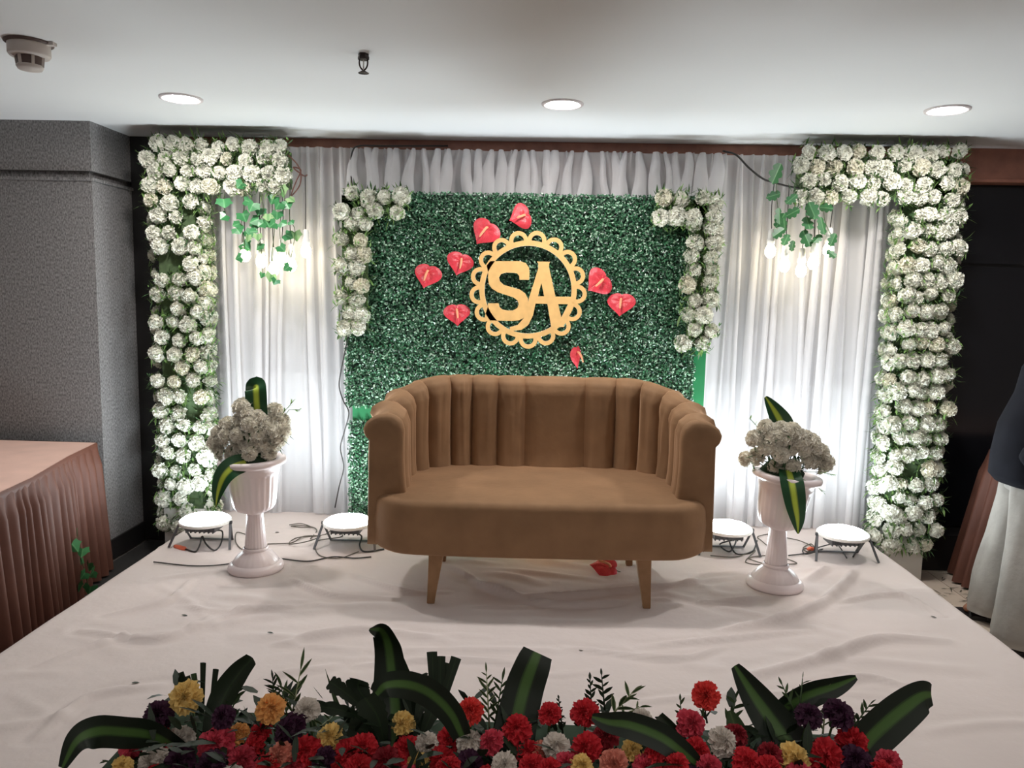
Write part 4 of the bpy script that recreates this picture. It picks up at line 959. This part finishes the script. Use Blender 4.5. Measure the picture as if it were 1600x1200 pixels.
leafpx([(1335, 1195, 1.40), (1355, 1160, 1.42), (1385, 1130, 1.43), (1415, 1105, 1.44), (1440, 1088, 1.45), (1455, 1085, 1.46)], .040, prof=lambda t: max(.3, sin(pi*(.28+.62*t))**.6), curl=.15)
leafpx([(1160, 1170, 1.45), (1150, 1140, 1.47), (1140, 1110, 1.48)], .02, 'leaf_mid', wide, .3)
leafpx([(1125, 1180, 1.42), (1160, 1150, 1.44), (1185, 1145, 1.45)], .02, 'leaf_dark', wide, .2)
leafpx([(1075, 1170, 1.42), (1050, 1140, 1.44), (1030, 1118, 1.45)], .012, 'leaf_dark', cut, .3)
# jagged fishtail leaves
def jag(pts, w):
    def prof(t): return max(.05, (.25+.9*t)*(1 if t < .85 else .75)*(.82+.25*abs(sin(t*22))))
    leafpx(pts, w, 'leaf_dark', prof, .1, 'jagged_leaf')
jag([(590, 1130, 1.48), (575, 1100, 1.49), (560, 1075, 1.50), (562, 1062, 1.50)], .026); jag([(590, 1140, 1.48), (560, 1120, 1.47), (535, 1110, 1.46), (490, 1102, 1.46)], .014)
jag([(585, 1125, 1.47), (555, 1095, 1.47), (530, 1075, 1.47), (515, 1065, 1.47)], .018); jag([(590, 1150, 1.44), (565, 1140, 1.43), (545, 1135, 1.43)], .022)
jag([(600, 1160, 1.42), (590, 1120, 1.42), (570, 1090, 1.42)], .030); jag([(650, 1130, 1.46), (662, 1080, 1.48), (655, 1055, 1.49)], .022); jag([(660, 1150, 1.44), (675, 1110, 1.45), (672, 1090, 1.46)], .024)
leafpx([(530, 1110, 1.47), (518, 1075, 1.48), (508, 1045, 1.48)], .006, 'leaf_mid', lambda t: max(.05, 1-t), .2)
# leafy sprigs
def sprig(x, y, tx, ty, n, L, m, seed, Y=1.47, w=.28):
    r = random.Random(seed); b = MB(); p, q = at(x, y, Y)-O, at(tx, ty, Y+.03)-O; b.tube([p, q], [.0022, .001], 5)
    d = (q-p).normalized()
    for k in range(n):
        tt = .15+.85*k/(n-1); c = p.lerp(q, tt); s = 1 if k % 2 else -1
        dd = d*.8+Vector((s*r.uniform(.4, 1.0), r.uniform(-.7, .2), r.uniform(-.1, .3)))
        ln = L*r.uniform(.7, 1.15)*(1.1-.4*tt); blade(b, c, dd if k < n-1 else d, ln, ln*w*.5, r.uniform(-.1, .5), up=Vector((0, 1, .2)), n=4)
    b.build('leafy_sprig', MT[m], fa)
sprig(352, 1150, 372, 1075, 13, .032, 'leaf_mid', 1); sprig(430, 1110, 426, 1060, 11, .024, 'leaf_dark', 2); sprig(455, 1125, 470, 1045, 7, .060, 'leaf_var', 3, w=.16)
sprig(450, 1125, 440, 1075, 8, .045, 'leaf_mid', 4, w=.2); sprig(488, 1145, 520, 1120, 6, .035, 'leaf_var', 5); sprig(765, 1140, 760, 1050, 14, .034, 'leaf_var', 6, w=.22); sprig(772, 1140, 785, 1062, 12, .036, 'leaf_mid', 7, w=.22)
sprig(880, 1150, 873, 1092, 14, .014, 'leaf_dark', 8, w=.5); sprig(925, 1125, 922, 1062, 12, .022, 'leaf_dark', 9, w=.4); sprig(945, 1110, 940, 1055, 9, .028, 'leaf_dark', 10, w=.35); sprig(955, 1118, 990, 1080, 9, .040, 'leaf_var', 11, w=.25); sprig(970, 1118, 1000, 1105, 6, .03, 'leaf_var', 12)
sprig(1066, 1150, 1063, 1095, 9, .020, 'leaf_mid', 13, w=.35); sprig(1105, 1130, 1100, 1098, 7, .02, 'leaf_dark', 14); sprig(1240, 1110, 1222, 1070, 6, .024, 'leaf_mid', 15, w=.3); sprig(1250, 1100, 1254, 1060, 5, .024, 'leaf_mid', 16, w=.16)
sprig(1285, 1150, 1292, 1085, 10, .034, 'leaf_var', 17, w=.2); sprig(1330, 1140, 1360, 1100, 9, .026, 'leaf_mid', 18, w=.3); sprig(1045, 1175, 1040, 1135, 7, .024, 'leaf_dark', 19); sprig(205, 1190, 165, 1190, 6, .028, 'leaf_mid', 20, w=.3); sprig(1140, 1140, 1150, 1090, 6, .035, 'leaf_mid', 21, w=.3)
r = random.Random(5); b = MB()
for k in range(560):
    x = r.uniform(-.70, .70); y = r.uniform(-.15, .11); z = r.uniform(.17, .27)
    blade(b, (x, y, z), (r.gauss(0, .6), r.gauss(-.3, .5), .7), r.uniform(.03, .07), r.uniform(.006, .012), r.uniform(0, .5), n=3)
stuff(b.build('filler_leaves', MT['leaf_dark'], fa))

# ------------------------------------------------------------------ standing person, cut by the right edge of the photograph
pe = thing('person', 'person in navy jacket and pale wide trousers standing by the right stage edge', 'person', (2.42, 3.66, 0), radians(72))
def skinned(name, nodes, edges, m, parent, sub=2):
    """nodes: key -> (x, y, z, rx, ry); grown with a Skin modifier"""
    keys = list(nodes); me = bpy.data.meshes.new(name)
    me.from_pydata([nodes[k][:3] for k in keys], [(keys.index(a), keys.index(c)) for a, c in edges], [])
    me.materials.append(m); o = obj(name, me, parent)
    sk = o.modifiers.new('skin', 'SKIN'); sk.use_smooth_shade = True
    for i, k in enumerate(keys):
        d = me.skin_vertices[0].data[i]; q = nodes[k]; d.radius = (q[3], q[4] if len(q) > 4 else q[3]); d.use_root = (i == 0)
    ss = o.modifiers.new('sub', 'SUBSURF'); ss.levels = sub; ss.render_levels = sub
    return o
# the person's own front is +Y, turned towards the stage; the left side is nearer the camera
nd = {'pelvis': (0, 0, .90, .14, .10), 'waist': (0, .0, 1.05, .12, .09), 'chest': (0, 0, 1.24, .15, .10), 'neck0': (0, -.01, 1.40, .075, .06), 'neck': (0, .0, 1.46, .05, .05), 'jaw': (0, .03, 1.52, .062, .07), 'head': (0, .02, 1.60, .074, .09), 'crown': (0, .01, 1.66, .055, .07), 'nose': (0, .118, 1.575, .012, .012), 'earl': (-.082, .0, 1.575, .016, .024), 'earr': (.082, .0, 1.575, .016, .024)}
ed = [('pelvis', 'waist'), ('waist', 'chest'), ('chest', 'neck0'), ('neck0', 'neck'), ('neck', 'jaw'), ('jaw', 'head'), ('head', 'crown'), ('head', 'nose'), ('head', 'earl'), ('head', 'earr')]
for s, n in ((-1, 'l'), (1, 'r')):
    fy = .05 if s < 0 else .08; fx = s*.07
    nd[n+'sh'] = (s*.165, -.01, 1.35, .05); nd[n+'el'] = (s*.20, -.03, 1.08, .038); nd[n+'wr'] = (s*.15, .09, .90, .028); nd[n+'palm'] = (s*.12, .115, .855, .036, .02)
    nd[n+'hip'] = (s*.10, 0, .86, .095); nd[n+'kn'] = (s*.11+fx*.4, fy*.6+.02, .48, .058); nd[n+'an'] = (s*.11+fx, fy-.02, .09, .036); nd[n+'heel'] = (s*.11+fx, fy-.05, .045, .034); nd[n+'toe'] = (s*.11+fx+s*.03, fy+.16, .035, .036, .022)
    ed += [('chest', n+'sh'), (n+'sh', n+'el'), (n+'el', n+'wr'), (n+'wr', n+'palm'), ('pelvis', n+'hip'), (n+'hip', n+'kn'), (n+'kn', n+'an'), (n+'an', n+'heel'), (n+'an', n+'toe')]
    for k in range(5):
        bx, by, bz = s*.12, .115, .82
        if k < 4:
            off = (k-1.5)*.018; a = n+'f%da' % k; c = n+'f%db' % k; e = n+'f%dc' % k; L = (.055, .066, .06, .045)[k]
            nd[a] = (bx, by+off, bz, .009); nd[c] = (bx-s*.008, by+off*1.1, bz-L*.55, .008); nd[e] = (bx-s*.025, by+off*1.1, bz-L*.95, .007)
            ed += [(n+'palm', a), (a, c), (c, e)]
        else:
            a = n+'t0'; c = n+'t1'; nd[a] = (bx-s*.010, by+.040, bz+.02, .010); nd[c] = (bx-s*.02, by+.05, bz-.015, .008); ed += [(n+'palm', a), (a, c)]
skinned('body', nd, ed, MT['skin'], pe)
for sx in (-1, 1):
    MB().lathe([(.0001, -.010), (.007, -.007), (.010, 0), (.007, .007), (.0001, .010)], 12).build('eye', MT['white_plastic'], pe, loc=(sx*.030, .098, 1.592))
    MB().lathe([(.0001, -.005), (.005, 0), (.0001, .005)], 10).build('pupil', MT['hair'], pe, loc=(sx*.030, .1075, 1.592))
MB().tube(spline([(-.022, .096, 1.535), (0, .106, 1.538), (.022, .096, 1.535)], 4), .005, 6).build('mouth', mat('lips', srgb(120, 66, 60), .5), pe)
# hair cap
b = MB()
def hairf(u, v):
    a = 2*pi*u; e = -.25+v*(pi/2+.25); face = max(0, sin(a))
    e = e if face < .5 else max(e, .55*face)
    return (.090*cos(e)*cos(a), .01+.108*cos(e)*sin(a), 1.60+.105*sin(e)+.0)
b.grid(hairf, 24, 10, True); b.build('hair', MT['hair'], pe)
def loft(rings, n=36, wr=0, seed=0):
    r = random.Random(seed); ph = [r.random()*6.28 for _ in range(6)]; b = MB(); m = len(rings)
    R = rings
    def fn(u, v):
        k = v*(m-1); i = min(int(k), m-2); q = k-i; A = [R[i][j]*(1-q)+R[i+1][j]*q for j in range(5)]
        a = 2*pi*u; w_ = 1+wr*(sin(5*a+ph[0]+6*v)+.7*sin(9*a+ph[1]-9*v)+.5*sin(3*a+14*v+ph[2]))
        return (A[0]+A[3]*w_*cos(a), A[1]+A[4]*w_*sin(a), A[2])
    b.grid(fn, n, (m-1)*6, True); return b
# jacket: torso, and two sleeves whose elbows stand away from the body
jk = loft([(0, .0, .775, .225, .195), (0, .01, .80, .235, .212), (0, .01, .90, .235, .21), (0, .01, 1.05, .225, .19), (0, -.01, 1.20, .22, .155), (0, -.01, 1.32, .205, .135), (0, -.01, 1.39, .15, .10), (0, -.005, 1.435, .075, .07), (0, .0, 1.46, .068, .066)], wr=.012, seed=1).build('jacket', MT['navy'], pe)
def sleeve(s):
    path = spline([(s*.13, -.01, 1.38), (s*.20, -.015, 1.33), (s*.225, -.03, 1.20), (s*.23, -.02, 1.07), (s*.215, .05, .96), (s*.185, .10, .89)], 5); n = len(path); b = MB()
    b.tube(path, [(.062+.024*min(1, i/(n*.45)))*(1 if i < n*.8 else 1-.25*(i-n*.8)/(n*.2))*(1+.03*sin(i*1.7)) for i in range(n)], 16); return b.build('sleeve', MT['navy'], jk)
sleeve(-1); sleeve(1)
tw = MB(); tr_ = loft([(0, 0, .74, .205, .15), (0, 0, .84, .195, .145), (0, 0, .96, .17, .13)], wr=.004, seed=2).build('trousers', MT['denim'], pe)
for s in (-1, 1):
    fy = .05 if s < 0 else .08; fx = s*.07
    loft([(s*.11+fx, fy, .050, .120, .140), (s*.11+fx, fy, .09, .124, .145), (s*.11+fx*.8, fy*.9, .25, .122, .138), (s*.11+fx*.5, fy*.6, .48, .112, .130), (s*.10+fx*.2, fy*.25, .68, .112, .138), (s*.095, 0, .80, .108, .150)], wr=.032, seed=5+s).build('trouser_leg', MT['denim'], tr_)
    b = MB(); c = (s*.11+fx, fy+.03); tx = s*.03
    sole = [(-.045, -.10), (.045, -.10), (.052, -.03), (.050, .05), (.055, .12), (.035, .17), (-.02, .175), (-.05, .13), (-.045, .05), (-.050, -.03)]
    b.prism([(x+c[0]+tx*max(0, (y+.05)/.18), y+c[1]) for x, y in sole], lambda x, y, q: (x, y, q), .022)
    sd = b.build('sandal', MT['sandal'], pe, False, fix=True)
    for yy, hh in ((.10, .05), (.02, .075)):
        cx_ = c[0]+tx*(yy+.05)/.18
        MB().tube(spline([(cx_-.055, c[1]+yy, .015), (cx_-.03, c[1]+yy, hh), (cx_+.03, c[1]+yy, hh), (cx_+.055, c[1]+yy, .015)], 5), .010, 6).build('strap', MT['sandal'], sd)
    MB().tube(spline([(c[0]-.045, c[1]-.02, .02), (c[0]-.04, c[1]-.07, .07), (c[0], c[1]-.10, .08), (c[0]+.04, c[1]-.07, .07), (c[0]+.045, c[1]-.02, .02)], 5), .009, 6).build('heel_strap', MT['sandal'], sd)
